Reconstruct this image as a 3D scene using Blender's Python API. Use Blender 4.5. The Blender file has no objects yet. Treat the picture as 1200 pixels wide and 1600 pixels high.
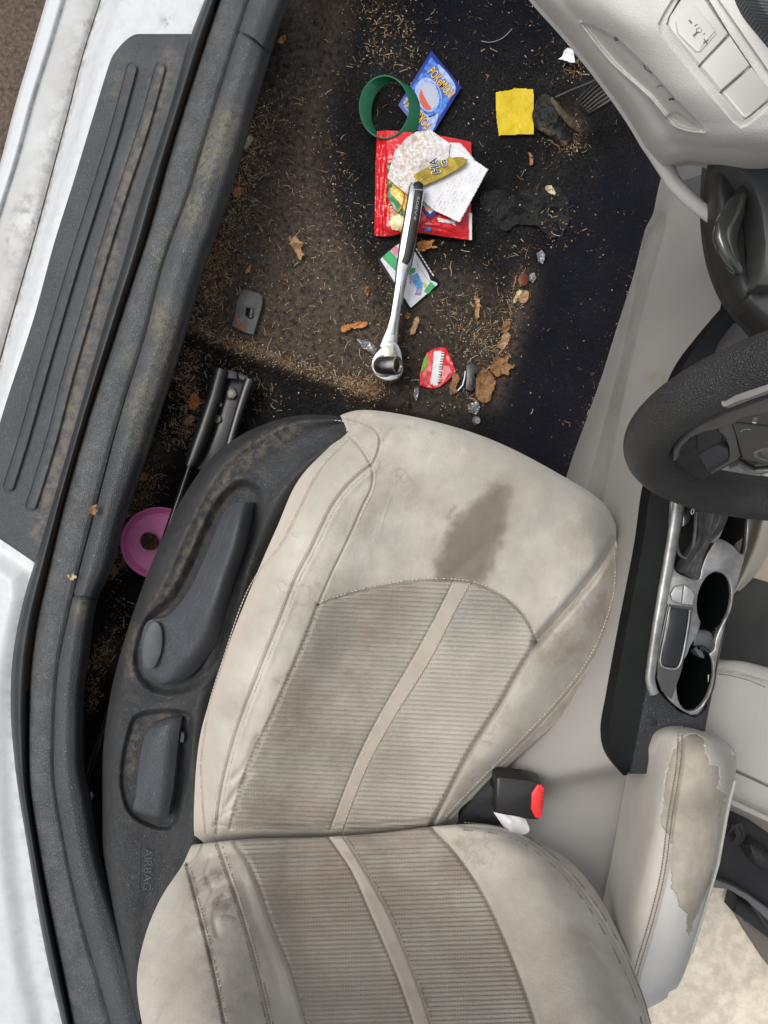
import bpy, math, random
import numpy as np
from mathutils import Vector
from mathutils.geometry import tessellate_polygon
from mathutils.bvhtree import BVHTree
random.seed(7); rng = np.random.default_rng(7)
S = bpy.context.scene
COL = S.collection
# ---------------------------------------------------------------- camera, sky, sun, exposure
H, F = 1.40, 1200.0            # camera height (m); focal length in photo pixels
cd = bpy.data.cameras.new('camera'); cam = bpy.data.objects.new('camera', cd); COL.objects.link(cam)
cam.location = (0, 0, H); cam.rotation_euler = (0, 0, 0)
cd.sensor_fit = 'HORIZONTAL'; cd.angle = 2*math.atan(600/F); cd.clip_start = 0.02; cd.clip_end = 500
S.camera = cam
SUN_EL, SUN_AZ = math.radians(64), math.radians(292)   # azimuth measured clockwise from +Y
w = bpy.data.worlds.new('World'); S.world = w; w.use_nodes = True
nt = w.node_tree; bg = nt.nodes['Background']; sk = nt.nodes.new('ShaderNodeTexSky')
sk.sky_type = 'NISHITA'; sk.sun_disc = False; sk.sun_elevation = SUN_EL; sk.sun_rotation = SUN_AZ
sk.air_density = 1.0; sk.dust_density = 4.0; sk.ozone_density = 1.0
hs = nt.nodes.new('ShaderNodeHueSaturation'); hs.inputs['Saturation'].default_value = 0.35
nt.links.new(sk.outputs[0], hs.inputs['Color']); nt.links.new(hs.outputs[0], bg.inputs[0])
bg.inputs[1].default_value = 0.15
sl = bpy.data.lights.new('sun', 'SUN'); sl.energy = 1.05; sl.angle = math.radians(32); sl.color = (1, .96, .9)
so = bpy.data.objects.new('sun', sl); COL.objects.link(so)
sd = Vector((math.sin(SUN_AZ)*math.cos(SUN_EL), math.cos(SUN_AZ)*math.cos(SUN_EL), math.sin(SUN_EL)))
so.rotation_euler = sd.to_track_quat('Z', 'Y').to_euler(); so.location = (0, 0, 5)
S.view_settings.view_transform = 'Standard'; S.view_settings.look = 'None'
S.view_settings.exposure = 0.22; S.view_settings.gamma = 1
# ---------------------------------------------------------------- maths helpers (photo-pixel tracing -> world)
A = np.array
def unp(G):
    G = np.asarray(G, float); d = H-G[..., 2]
    return np.stack([(G[..., 0]-600)/F*d, (800-G[..., 1])/F*d, G[..., 2]], -1)
def unp1(x, y, z): return unp(A([x, y, z]))
def herm(k, V, t, lim=0):
    k = np.asarray(k, float); V = np.asarray(V, float); n = len(k)
    if n == 2:
        s = (t-k[0])/(k[1]-k[0]); return V[0]+(V[1]-V[0])*s.reshape((-1,)+(1,)*(V.ndim-1))
    m = np.empty_like(V); dk = np.diff(k).reshape((-1,)+(1,)*(V.ndim-1)); dV = np.diff(V, axis=0)/dk
    m[1:-1] = (dV[:-1]*dk[1:]+dV[1:]*dk[:-1])/(dk[1:]+dk[:-1]); m[0] = 1.5*dV[0]-.5*m[1]; m[-1] = 1.5*dV[-1]-.5*m[-2]
    if lim is not None:
        ad = np.abs(dV); mm = np.concatenate([ad[:1], np.minimum(ad[1:], ad[:-1]), ad[-1:]])*2.2; q = np.clip(m, -mm, mm); m = np.concatenate([m[..., :lim], q[..., lim:]], -1)
    i = np.clip(np.searchsorted(k, t, 'right')-1, 0, n-2); hgt = (k[i+1]-k[i]); s = (t-k[i])/hgt
    sh = (-1,)+(1,)*(V.ndim-1); s = s.reshape(sh); hh = hgt.reshape(sh)
    return (2*s**3-3*s**2+1)*V[i]+(s**3-2*s**2+s)*hh*m[i]+(-2*s**3+3*s**2)*V[i+1]+(s**3-s**2)*hh*m[i+1]
def spl(P, n, closed=False):
    P = np.asarray(P, float)
    if closed: P = np.vstack([P[-2:], P, P[:3]])
    k = np.concatenate([[0], np.cumsum(np.maximum(np.linalg.norm(np.diff(P[:, :2], axis=0), axis=1), 1e-6)**.5)])
    a, b = (k[2], k[-3]) if closed else (k[0], k[-1])
    D = herm(k, P, np.linspace(a, b, 24*len(P)), 2)
    L = np.concatenate([[0], np.cumsum(np.linalg.norm(np.diff(D[:, :2], axis=0), axis=1)+1e-9)])
    q = np.linspace(0, L[-1], n+1)[:-1] if closed else np.linspace(0, L[-1], n)
    return np.stack([np.interp(q, L, D[:, j]) for j in range(D.shape[1])], -1)
def patch(rows, nu, nv):
    R = np.stack([spl(r, nu) for r in rows])
    k = np.concatenate([[0], np.cumsum(np.maximum(np.linalg.norm(np.diff(R[..., :2], axis=0), axis=2).mean(1), 2))])
    return herm(k, R, np.linspace(0, k[-1], nv))
def pdist(G, line, dense=1, closed=False, lim=80):
    P = np.asarray(line, float)[:, :2]
    if dense: P = spl(P, max(12, len(P)*6), closed)
    if closed: P = np.vstack([P, P[:1]])
    X = G[..., 0].ravel(); Y = G[..., 1].ravel(); D = np.full(X.shape, float(lim))
    for a, b in zip(P[:-1], P[1:]):
        lo = np.minimum(a, b)-lim; hi = np.maximum(a, b)+lim
        ix = np.nonzero((X > lo[0]) & (X < hi[0]) & (Y > lo[1]) & (Y < hi[1]))[0]
        if not len(ix): continue
        v = b-a; L = max(v@v, 1e-9); t = np.clip(((X[ix]-a[0])*v[0]+(Y[ix]-a[1])*v[1])/L, 0, 1)
        D[ix] = np.minimum(D[ix], np.hypot(X[ix]-a[0]-t*v[0], Y[ix]-a[1]-t*v[1]))
    return D.reshape(G.shape[:-1])
def inside(G, poly, dense=1):
    P = np.asarray(poly, float)[:, :2]
    if dense: P = spl(P, len(P)*6, True)
    X = G[..., 0]; Y = G[..., 1]; r = np.zeros(X.shape, bool); a = P[-1]
    for b in P:
        if a[1] != b[1]:
            r ^= ((a[1] > Y) != (b[1] > Y)) & (X < (b[0]-a[0])*(Y-a[1])/(b[1]-a[1])+a[0])
        a = b
    return r
def sstep(x): x = np.clip(x, 0, 1); return x*x*(3-2*x)
def soft(G, poly, w, dense=1):
    d = pdist(G, poly, dense, True, w+2); i = inside(G, poly, dense)
    return sstep(.5+np.where(i, d, -d)/(2*w))
def groove(G, line, wd, dep, dense=1, closed=False):
    d = pdist(G, line, dense, closed, wd*4); G[..., 2] -= dep*np.exp(-(d/wd)**2)
def vnoise(X, Y, seed=0):
    r = np.random.default_rng(seed).random((64, 64)); xi = np.floor(X).astype(int); yi = np.floor(Y).astype(int)
    fx = X-xi; fy = Y-yi; fx = fx*fx*(3-2*fx); fy = fy*fy*(3-2*fy); g = lambda a, b: r[a % 64, b % 64]
    return (g(xi, yi)*(1-fx)+g(xi+1, yi)*fx)*(1-fy)+(g(xi, yi+1)*(1-fx)+g(xi+1, yi+1)*fx)*fy
def fbm(X, Y, seed=0, o=4):
    s = 0; a = .5
    for i in range(o): s = s+a*vnoise(X*2**i+7*i, Y*2**i+3*i, seed+i); a *= .5
    return s
# ---------------------------------------------------------------- object helpers
MATS = {}
def empty(name, label, cat, px, group=None):
    o = bpy.data.objects.new(name, None); COL.objects.link(o); o.empty_display_size = .02
    o.location = unp1(*px); o['label'] = label; o['category'] = cat
    if group: o['group'] = group
    return o
def tag(o, label, cat, group=None, kind=None):
    if kind: o['kind'] = kind
    o['label'] = label; o['category'] = cat
    if group: o['group'] = group
    return o
def mk(name, V, Fq, mat, parent=None, attrs=None, uv=None, smooth=True, sharp=None, mi=None, loc=None):
    V = np.asarray(V, float).reshape(-1, 3)
    if parent is not None:
        r_ = parent
        while r_.parent is not None: r_ = r_.parent
        base = A(r_.location)
    elif loc is not None: base = A(loc)
    else: base = A([(V[:, 0].min()+V[:, 0].max())/2, (V[:, 1].min()+V[:, 1].max())/2, V[:, 2].min()])
    me = bpy.data.meshes.new(name); me.vertices.add(len(V)); me.vertices.foreach_set('co', (V-base).ravel())
    if isinstance(Fq, np.ndarray):
        n, m = Fq.shape; tot = np.full(n, m); st = np.arange(n)*m; idx = Fq.ravel()
    else:
        tot = A([len(f) for f in Fq]); st = np.concatenate([[0], np.cumsum(tot)[:-1]]); idx = np.concatenate([np.asarray(f) for f in Fq]); n = len(Fq)
    me.loops.add(len(idx)); me.loops.foreach_set('vertex_index', idx.astype(np.int32))
    me.polygons.add(n); me.polygons.foreach_set('loop_start', st.astype(np.int32)); me.polygons.foreach_set('loop_total', tot.astype(np.int32))
    me.polygons.foreach_set('use_smooth', np.full(n, smooth))
    for m_ in (mat if isinstance(mat, (list, tuple)) else [mat]): me.materials.append(m_)
    if mi is not None: me.polygons.foreach_set('material_index', np.asarray(mi, np.int32))
    me.update(calc_edges=True); me.validate()
    if smooth and sharp: me.set_sharp_from_angle(angle=math.radians(sharp))
    for k, a in (attrs or {}).items():
        at = me.attributes.new(k, 'FLOAT', 'POINT'); at.data.foreach_set('value', np.asarray(a, float).ravel())
    if uv is not None:
        l = me.uv_layers.new(name='UVMap'); l.data.foreach_set('uv', np.asarray(uv, float).reshape(-1, 2)[idx].ravel())
    o = bpy.data.objects.new(name, me); COL.objects.link(o)
    if parent is not None: o.parent = parent
    else: o.location = base
    return o
def gfaces(nv, nu):
    i = np.arange(nv*nu).reshape(nv, nu); return np.stack([i[:-1, :-1], i[1:, :-1], i[1:, 1:], i[:-1, 1:]], -1).reshape(-1, 4)
def gmesh(name, G, mat, parent=None, attrs=None, skirt=0, world=False, mask=None, uv=None, sharp=50, sides='NESW', skip=0):
    """grid in px space -> mesh; skirt = depth of a rim dropped straight down (or list)"""
    W = np.asarray(G) if world else unp(G); nv, nu = W.shape[:2]; V = W.reshape(-1, 3); Fq = gfaces(nv, nu)
    at = {k: np.asarray(a).ravel() for k, a in (attrs or {}).items()}
    U = None if uv is None else np.asarray(uv).reshape(-1, 2)
    if mask is not None:
        Fq = Fq[np.asarray(mask)[:-1, :-1].ravel()]
    if skirt:
        i = np.arange(nv*nu).reshape(nv, nu); segs = []
        if 'N' in sides: segs.append(i[0, ::-1])
        if 'W' in sides: segs.append(i[skip:, 0])
        if 'S' in sides: segs.append(i[-1, :])
        if 'E' in sides: segs.append(i[skip:, -1][::-1])
        ex = []; fs = []; src = []; c = len(V)
        for s in segs:
            b = V[s].copy(); b[:, 2] -= skirt; m = len(s); n0 = c+np.arange(m); ex.append(b); src.append(s); c += m
            fs.append(np.stack([s[:-1], n0[:-1], n0[1:], s[1:]], -1)[:, ::-1])
        V = np.vstack([V]+ex); Fq = np.vstack([Fq]+fs); s = np.concatenate(src)
        at = {k: np.concatenate([a, a[s]]) for k, a in at.items()}
        if U is not None: U = np.vstack([U, U[s]])
    if mask is not None:
        used = np.unique(Fq); rm = np.full(len(V), -1); rm[used] = np.arange(len(used)); V = V[used]; Fq = rm[Fq]
        at = {k: a[used] for k, a in at.items()}
        if U is not None: U = U[used]
    return mk(name, V, Fq, mat, parent, at, U, True, sharp)
def sweep(name, P, wd, ht, mat, parent=None, n=20, ex=2., world=False, cap=True, up=(0, 0, 1), attrs=None, ret=False):
    """superellipse section swept on a path; P px-space (px,py,z) or world"""
    P = np.asarray(P, float); W = P if world else unp(P); m = len(W)
    wd = np.broadcast_to(np.asarray(wd, float), (m,)); ht = np.broadcast_to(np.asarray(ht, float), (m,))
    T = np.gradient(W, axis=0); T /= np.linalg.norm(T, axis=1)[:, None]+1e-12
    up = np.broadcast_to(np.asarray(up, float), (m, 3)); B = np.cross(T, up); B /= np.linalg.norm(B, axis=1)[:, None]+1e-12; N = np.cross(B, T)
    a = np.linspace(0, 2*np.pi, n, endpoint=False); c, s = np.cos(a), np.sin(a)
    cx = np.sign(c)*np.abs(c)**(2/ex); cy = np.sign(s)*np.abs(s)**(2/ex)
    V = W[:, None]+B[:, None]*(cx[None, :, None]*wd[:, None, None]/2)+N[:, None]*(cy[None, :, None]*ht[:, None, None]/2)
    i = np.arange(m*n).reshape(m, n); j = np.roll(i, -1, 1)
    Fq = [list(f) for f in np.stack([i[:-1], j[:-1], j[1:], i[1:]], -1).reshape(-1, 4)]
    if cap: Fq += [list(i[0][::-1]), list(i[-1])]
    if ret: return V.reshape(-1, 3), Fq
    return mk(name, V.reshape(-1, 3), Fq, mat, parent, sharp=50)
def merge(parts):
    V = []; Fs = []; mi = []; c = 0
    for k, p in enumerate(parts):
        v, f = p[0], p[1]; V.append(np.asarray(v, float).reshape(-1, 3)); Fs += [[int(i)+c for i in q] for q in f]; c += len(V[-1]); mi += [p[2] if len(p) > 2 else 0]*len(f)
    return np.vstack(V), Fs, mi
def slab(name, out, z, th, mat, parent=None, b=.0008, curve=0, holes=(), zf=None, ret=False, world=False):
    """outline (px) -> flat plate with eased edge, thickness th, optional holes"""
    def prep(p):
        p = np.asarray(p, float)
        if curve: p = spl(p[:, :2], curve, True)
        zz = np.array([zf(x, y) for x, y in p[:, :2]]) if zf else np.full(len(p), z)
        return unp(np.column_stack([p[:, :2], zz])) if not world else np.column_stack([p[:, :2], zz])
    loops = [prep(out)]+[prep(h) for h in holes]; V = []; Fs = []; tops = []; c = 0
    for k, L in enumerate(loops):
        ar = np.sum(L[:, 0]*np.roll(L[:, 1], -1)-np.roll(L[:, 0], -1)*L[:, 1])
        if (ar < 0) == (k == 0): L = L[::-1]
        t = np.roll(L, -1, 0)-np.roll(L, 1, 0); t = t[:, :2]/(np.linalg.norm(t[:, :2], axis=1)[:, None]+1e-12); nrm = np.column_stack([-t[:, 1], t[:, 0], 0*t[:, 0]])
        rings = [L-[0, 0, th], L-[0, 0, b], L+nrm*b*.3-[0, 0, b*.3], L+nrm*b] if b else [L-[0, 0, th], L]
        m = len(L)
        for r in range(len(rings)-1):
            for i in range(m): Fs.append([c+r*m+i, c+r*m+(i+1) % m, c+(r+1)*m+(i+1) % m, c+(r+1)*m+i])
        V.append(np.vstack(rings)); tops.append((rings[-1], c+(len(rings)-1)*m)); c += m*len(rings)
    idx = np.concatenate([np.arange(len(t[0]))+t[1] for t in tops])
    for tri in tessellate_polygon([[Vector((p[0], p[1], 0)) for p in t[0]] for t in tops]):
        q = [int(idx[i]) for i in tri]; VV = np.vstack(V); a, b_, c_ = VV[q[0]], VV[q[1]], VV[q[2]]
        if (b_[0]-a[0])*(c_[1]-a[1])-(b_[1]-a[1])*(c_[0]-a[0]) < 0: q = q[::-1]
        Fs.append(q)
    V = np.vstack(V)
    if ret: return V, Fs
    return mk(name, V, Fs, mat, parent, sharp=40)
def text(name, s, bl, br, tl, z, mat, parent, ext=.0003, bold=0, zf=None):
    c = bpy.data.curves.new('t', 'FONT'); c.body = s; c.offset = bold; c.resolution_u = 3; c.extrude = .01
    o = bpy.data.objects.new('t', c); me = bpy.data.meshes.new_from_object(o); bpy.data.objects.remove(o)
    V = A([v.co[:] for v in me.vertices]); Fs = [list(p.vertices) for p in me.polygons]; bpy.data.meshes.remove(me)
    lo, hi = V.min(0), V.max(0); u = (V-lo)/(hi-lo+1e-9); bl, br, tl = A(bl, float), A(br, float), A(tl, float)
    P = bl+u[:, :1]*(br-bl)+u[:, 1:2]*(tl-bl)
    zz = (np.array([zf(*p) for p in P]) if zf else z)+u[:, 2]*ext
    return mk(name, unp(np.column_stack([P, zz*np.ones(len(P))])), Fs, mat, parent, smooth=False)
def circ(cx, cy, rx, ry, n=32, rot=0, a0=0, a1=360):
    a = np.radians(np.linspace(a0, a1, n, endpoint=(a1-a0) != 360)); c, s = math.cos(math.radians(rot)), math.sin(math.radians(rot))
    x, y = rx*np.cos(a), ry*np.sin(a); return np.column_stack([cx+x*c-y*s, cy+x*s+y*c])
def surf_z(o):          # height lookup on a finished mesh: ray from the lens through pixel -> z
    me = o.data; base = A(o.location) if o.parent is None else A(o.parent.location)
    v = [Vector(p.co)+Vector(base) for p in me.vertices]
    t = BVHTree.FromPolygons(v, [p.vertices[:] for p in me.polygons])
    def f(x, y, dflt=.5):
        d = Vector(unp1(x, y, 0))-Vector((0, 0, H)); h = t.ray_cast(Vector((0, 0, H)), d.normalized())
        return h[0][2] if h[0] is not None else dflt
    return f
def grid_z(G):          # fast z lookup from a px-space grid (nearest vertex)
    X = G[::2, ::2, 0].ravel(); Y = G[::2, ::2, 1].ravel(); Z = G[::2, ::2, 2].ravel()
    def f(x, y):
        i = np.argmin((X-x)**2+(Y-y)**2); return Z[i]
    return f
def stitches(name, lines, zf, mat, parent, step=5.2, ln=3.4, r=.00065, lift=.0005):
    for L in lines:
        parts = []
        L = A(L, float); n0 = int(np.sum(np.linalg.norm(np.diff(L[:, :2], axis=0), axis=1))/step)
        P = spl(L[:, :2], max(n0, 3)+1)
        for a, b in zip(P[:-1], P[1:]):
            m = (a+b)/2; d = (b-a)/(np.linalg.norm(b-a)+1e-9)*ln/2; z = zf(*m)+lift
            q = A([[*(m-d), z-r*.9], [*(m-d*.6), z], [*(m+d*.6), z], [*(m+d), z-r*.9]])
            parts.append(sweep('', q, 2*r, 2*r, None, n=5, ret=True))
        V, Fs, _ = merge(parts); mk(name, V, Fs, mat, parent)
# ---------------------------------------------------------------- materials
def mat(name, col, rough=.5, metal=0, grain=None, blotch=None, layers=(), coat=0, spec=.5, trans=0, rings=None, ribs=None, sheen=0, aniso=0, rvar=0, speck=None):
    if name in MATS: return MATS[name]
    m = bpy.data.materials.new(name); m.use_nodes = True; t = m.node_tree; N = t.nodes; Lk = t.links
    b = N['Principled BSDF']; tc = N.new('ShaderNodeTexCoord')
    def sock(x): return x
    def noise(sc, det=3, rgh=.55, co=None):
        n = N.new('ShaderNodeTexNoise'); n.inputs['Scale'].default_value = sc; n.inputs['Detail'].default_value = det; n.inputs['Roughness'].default_value = rgh
        Lk.new(co or tc.outputs['Object'], n.inputs['Vector']); return n.outputs['Fac']
    def mth(op, a, b_=None, c=None, clamp=False):
        n = N.new('ShaderNodeMath'); n.operation = op; n.use_clamp = clamp
        for i, v in enumerate((a, b_, c)):
            if v is None: continue
            if isinstance(v, (int, float)): n.inputs[i].default_value = v
            else: Lk.new(v, n.inputs[i])
        return n.outputs[0]
    def mr(v, a0, a1, b0=0., b1=1.):
        n = N.new('ShaderNodeMapRange'); n.interpolation_type = 'SMOOTHSTEP'; Lk.new(v, n.inputs[0])
        for i, x in enumerate((a0, a1, b0, b1)): n.inputs[i+1].default_value = x
        return n.outputs[0]
    def mix(f, a, c, mode='MIX'):
        n = N.new('ShaderNodeMix'); n.data_type = 'RGBA'; n.blend_type = mode
        if isinstance(f, (int, float)): n.inputs[0].default_value = f
        else: Lk.new(f, n.inputs[0])
        for i, v in ((6, a), (7, c)):
            if isinstance(v, tuple): n.inputs[i].default_value = (*v, 1)
            else: Lk.new(v, n.inputs[i])
        return n.outputs[2]
    rgb = N.new('ShaderNodeRGB'); rgb.outputs[0].default_value = (*col, 1); c = rgb.outputs[0]; hts = []
    if blotch:
        for (sc, lo, hi) in (blotch if isinstance(blotch, list) else [blotch]):
            v = mr(noise(sc, 5), .3, .7, lo, hi); cb = N.new('ShaderNodeCombineColor')
            for i in range(3): Lk.new(v, cb.inputs[i])
            c = mix(1., c, cb.outputs[0], 'MULTIPLY')
    if rings:
        sc, amt, rc = rings; n1 = noise(sc, 4, .6); ln = mth('ABSOLUTE', mth('SUBTRACT', mth('FRACT', mth('MULTIPLY', n1, 4.)), .5))
        c = mix(mth('MULTIPLY', mr(ln, .0, .10, 1., 0.), mth('MULTIPLY', mr(noise(sc*.5, 2), .42, .62), amt)), c, rc)
    if ribs:
        uv = N.new('ShaderNodeUVMap'); sp = N.new('ShaderNodeSeparateXYZ'); Lk.new(uv.outputs[0], sp.inputs[0])
        wob = mth('MULTIPLY', noise(60, 2), 1.2)
        r_ = mth('SINE', mth('ADD', mth('MULTIPLY', sp.outputs[1], 2*math.pi/ribs[0]*100), wob))
        q_ = mth('SINE', mth('MULTIPLY', sp.outputs[0], 2*math.pi/ribs[1]*100))
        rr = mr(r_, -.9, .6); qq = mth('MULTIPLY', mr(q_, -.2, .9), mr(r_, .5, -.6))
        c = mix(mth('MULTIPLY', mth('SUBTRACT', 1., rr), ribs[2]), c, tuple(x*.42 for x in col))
        c = mix(mth('MULTIPLY', mr(noise(900, 1), .56, .72), .28), c, tuple(min(1, x*1.5) for x in col))
        hts.append((mth('ADD', rr, mth('MULTIPLY', qq, .35)), .0009))
    rfac = None
    for (at, c2, sc, lo, hi) in layers:
        a = N.new('ShaderNodeAttribute'); a.attribute_name = at; av = a.outputs['Fac']
        f = mth('MULTIPLY', av, mr(noise(sc, 6, .65), lo, hi), clamp=True) if sc else av
        c = mix(f, c, c2)
        rfac = f if rfac is None else mth('MAXIMUM', rfac, f)
    if speck:
        sc, th, c3 = speck; v = N.new('ShaderNodeTexVoronoi'); v.inputs['Scale'].default_value = sc; Lk.new(tc.outputs['Object'], v.inputs['Vector'])
        c = mix(mth('MULTIPLY', mr(v.outputs['Distance'], th, th*.5), mr(noise(sc*.4, 2), .5, .6)), c, c3)
    Lk.new(c, b.inputs['Base Color'])
    if rvar or rfac is not None:
        r = mth('ADD', rough, mth('MULTIPLY', mth('SUBTRACT', noise(25, 5), .5), rvar*2))
        if rfac is not None: r = mth('MAXIMUM', r, mth('MULTIPLY', rfac, .9))
        Lk.new(r, b.inputs['Roughness'])
    else: b.inputs['Roughness'].default_value = rough
    b.inputs['Metallic'].default_value = metal; b.inputs['Coat Weight'].default_value = coat; b.inputs['Specular IOR Level'].default_value = spec
    b.inputs['Transmission Weight'].default_value = trans; b.inputs['Sheen Weight'].default_value = sheen
    if grain:
        kind, sc, dist = grain
        if kind == 'leather':
            v = N.new('ShaderNodeTexVoronoi'); v.inputs['Scale'].default_value = sc; v.feature = 'DISTANCE_TO_EDGE'
            ofs = N.new('ShaderNodeVectorMath'); ofs.operation = 'ADD'; nn = N.new('ShaderNodeTexNoise'); nn.inputs['Scale'].default_value = sc*.7
            Lk.new(tc.outputs['Object'], nn.inputs['Vector']); sc_ = N.new('ShaderNodeVectorMath'); sc_.operation = 'SCALE'; sc_.inputs['Scale'].default_value = .7/sc
            Lk.new(nn.outputs['Color'], sc_.inputs[0]); Lk.new(tc.outputs['Object'], ofs.inputs[0]); Lk.new(sc_.outputs[0], ofs.inputs[1]); Lk.new(ofs.outputs[0], v.inputs['Vector'])
            hts.append((mr(v.outputs['Distance'], 0, .28), dist))
        else:
            hts.append((noise(sc, 4, .7), dist*2))
    prev = None
    for hgt, dist in hts:
        bp = N.new('ShaderNodeBump'); bp.inputs['Distance'].default_value = dist; bp.inputs['Strength'].default_value = 1
        Lk.new(hgt, bp.inputs['Height'])
        if prev: Lk.new(prev, bp.inputs['Normal'])
        prev = bp.outputs[0]
    if prev: Lk.new(prev, b.inputs['Normal'])
    MATS[name] = m; return m
TAN = (.22, .15, .085)
paint = mat('white_paint', (.60, .63, .64), .42, coat=.12, blotch=(4, .95, 1.02), rvar=.05, layers=[('dirt', (.16, .14, .12), 60, .42, .62), ('film', (.43, .425, .41), 5, .15, .6)])
plastic = mat('grained_dark_plastic', (.023, .0265, .030), .44, spec=.4, grain=('leather', 560, .0004), blotch=(14, .85, 1.15), rvar=.1, layers=[('dust', (.16, .125, .085), 120, .38, .66), ('grey', (.13, .135, .13), 40, .35, .7)], speck=(260, .17, (.3, .28, .24)))
plate_m = mat('tread_plate_plastic', (.052, .060, .065), .5, grain=('leather', 650, .0003), blotch=(20, .88, 1.12), layers=[('dust', (.20, .165, .12), 90, .35, .65)], speck=(260, .08, (.3, .27, .22)))
trimm = mat('sill_trim_leatherette', (.060, .067, .070), .42, grain=('leather', 520, .0004), blotch=(9, .9, 1.1), rvar=.1, layers=[('dust', (.19, .165, .10), 150, .36, .62), ('scuff', (.12, .125, .125), 45, .35, .7)], speck=(230, .17, (.33, .31, .27)))
rubber = mat('black_rubber', (.018, .020, .021), .48, blotch=(30, .8, 1.2), layers=[('dust', (.24, .13, .06), 260, .3, .55)], grain=('noise', 300, .00012))
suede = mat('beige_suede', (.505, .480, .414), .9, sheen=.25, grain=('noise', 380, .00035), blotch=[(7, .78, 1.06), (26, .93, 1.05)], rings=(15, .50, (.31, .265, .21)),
            layers=[('seam', (.17, .135, .11), 0, 0, 0), ('grime_shade', (.29, .245, .195), 16, .36, .70), ('wet', (.135, .108, .082), 0, 0, 0), ('smudge', (.13, .105, .09), 30, .35, .6), ('warm', (.47, .415, .345), 0, 0, 0)])
mesh_f = mat('ribbed_seat_fabric', (.455, .432, .368), .9, sheen=.15, grain=('noise', 700, .0001), ribs=(7.3, 4.6, .30), blotch=[(8, .66, 1.06), (30, .88, 1.08)], layers=[('grime_shade', (.23, .185, .14), 15, .32, .66), ('wet', (.2, .15, .11), 0, 0, 0)])
thread = mat('pale_thread', (.56, .50, .42), .8)
thread_d = mat('dark_thread', (.22, .18, .15), .8)
greyp = mat('light_grey_plastic', (.31, .295, .275), .5, grain=('noise', 700, .00005), blotch=(5, .92, 1.05), speck=(55, .045, (.17, .16, .15)), layers=[('grime_shade', (.15, .145, .13), 8, .3, .7), ('stain', (.27, .24, .16), 40, .35, .6)], spec=.35)  # first layer also carries the side panel's painted shadow streak
dashp = mat('pale_dash_plastic', (.60, .59, .55),   .5, grain=('leather', 480, .00009), blotch=(6, .95, 1.04), spec=.4)
btnp = mat('smooth_pale_plastic', (.58, .57, .53), .42, blotch=(9, .97, 1.03), spec=.4)
blackp = mat('satin_black_plastic', (.0065, .0075, .008), .6, spec=.1, blotch=(20, .8, 1.2), speck=(200, .05, (.2, .2, .2)))
gloss = mat('gloss_black_plastic', (.008, .009, .010), .12, coat=.6, rvar=.1, speck=(300, .09, (.16, .15, .13)))
silver = mat('satin_silver_plastic', (.29, .29, .28), .36, metal=.55, blotch=[(45, .62, 1.15), (110, .9, 1.06)], rvar=.12, speck=(380, .1, (.16, .15, .13)))
chrome = mat('worn_chrome', (.62, .64, .64), .18, metal=1, blotch=(40, .8, 1.05), rvar=.12)
chrome2 = mat('dull_chrome', (.42, .43, .42), .32, metal=1, blotch=(60, .6, 1.05), rvar=.12, speck=(700, .12, (.1, .09, .08)))
leatherw = mat('wheel_leather', (.036, .037, .037), .42, spec=.35, grain=('leather', 520, .0005), blotch=(16, .8, 1.25), rvar=.08)
wheelp = mat('wheel_matt_plastic', (.105, .103, .098), .45, grain=('noise', 500, .0001), blotch=(20, .85, 1.15))
vinyl = mat('armrest_vinyl', (.47, .445, .40), .5, grain=('leather', 500, .0001), blotch=[(8, .9, 1.05), (40, .96, 1.03)], layers=[('stain', (.35, .32, .24), 18, .3, .7), ('pale', (.47, .462, .44), 0, 0, 0)])
worn = mat('worn_armrest_backing', (.35, .32, .26), .8, grain=('noise', 300, .0004), blotch=[(14, .72, 1.18), (60, .9, 1.08)])
gcarp = mat('passenger_carpet', (.045, .045, .042), .95, grain=('noise', 500, .0008), speck=(160, .07, (.4, .36, .3)), blotch=(12, .8, 1.2))
vinyl_p = mat('passenger_seat_vinyl', (.36, .345, .315), .55, grain=('leather', 500, .0001), blotch=(8, .92, 1.05))
white = mat('white_paper', (.74, .74, .76), .7, blotch=(60, .94, 1.03), grain=('noise', 200, .0002), layers=[('dirt', (.46, .36, .25), 190, .36, .66)])
def flat(name, c, r=.45, **k): return mat(name, c, r, **k)
# ================================================================ GROUND
asph = mat('brown_asphalt', (.115, .082, .060), .9, grain=('noise', 160, .002), blotch=[(3, .8, 1.2), (120, .6, 1.45)], speck=(140, .16, (.42, .34, .26)))
R_ = 60.
mk('ground', A([[-R_, -R_, 0], [R_, -R_, 0], [R_, R_, 0], [-R_, R_, 0]]), [[0, 1, 2, 3]], asph, smooth=False)['kind'] = 'structure'
# ================================================================ DOOR SILL
def cv(pts):            # x as function of y along a traced sill line, extended straight at both ends
    P = A(pts, float); s0 = (P[1]-P[0])/(P[1, 1]-P[0, 1]); s1 = (P[-1]-P[-2])/(P[-1, 1]-P[-2, 1])
    P = np.vstack([P[0]-s0*(P[0, 1]+120), P, P[-1]+s1*(1750-P[-1, 1])]) if P[-1, 1] < 1740 else P
    return lambda y: herm(P[:, 1], P[:, :1], np.clip(np.asarray(y, float).ravel(), P[0, 1], P[-1, 1]))[:, 0]
c0 = cv([(72, 0), (45, 92), (20, 178), (3, 245), (-45, 400), (-110, 640), (-180, 900), (-260, 1250), (-330, 1600)])
c1 = cv([(102, 0), (79, 77), (58, 142), (31, 240), (-2, 345), (-60, 540), (-130, 800), (-200, 1150), (-260, 1600)])
c2 = cv([(158, 0), (129, 92), (110, 167), (90, 242), (58, 362), (21, 492), (-30, 680), (-80, 880), (-130, 1150), (-160, 1600)])
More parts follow.
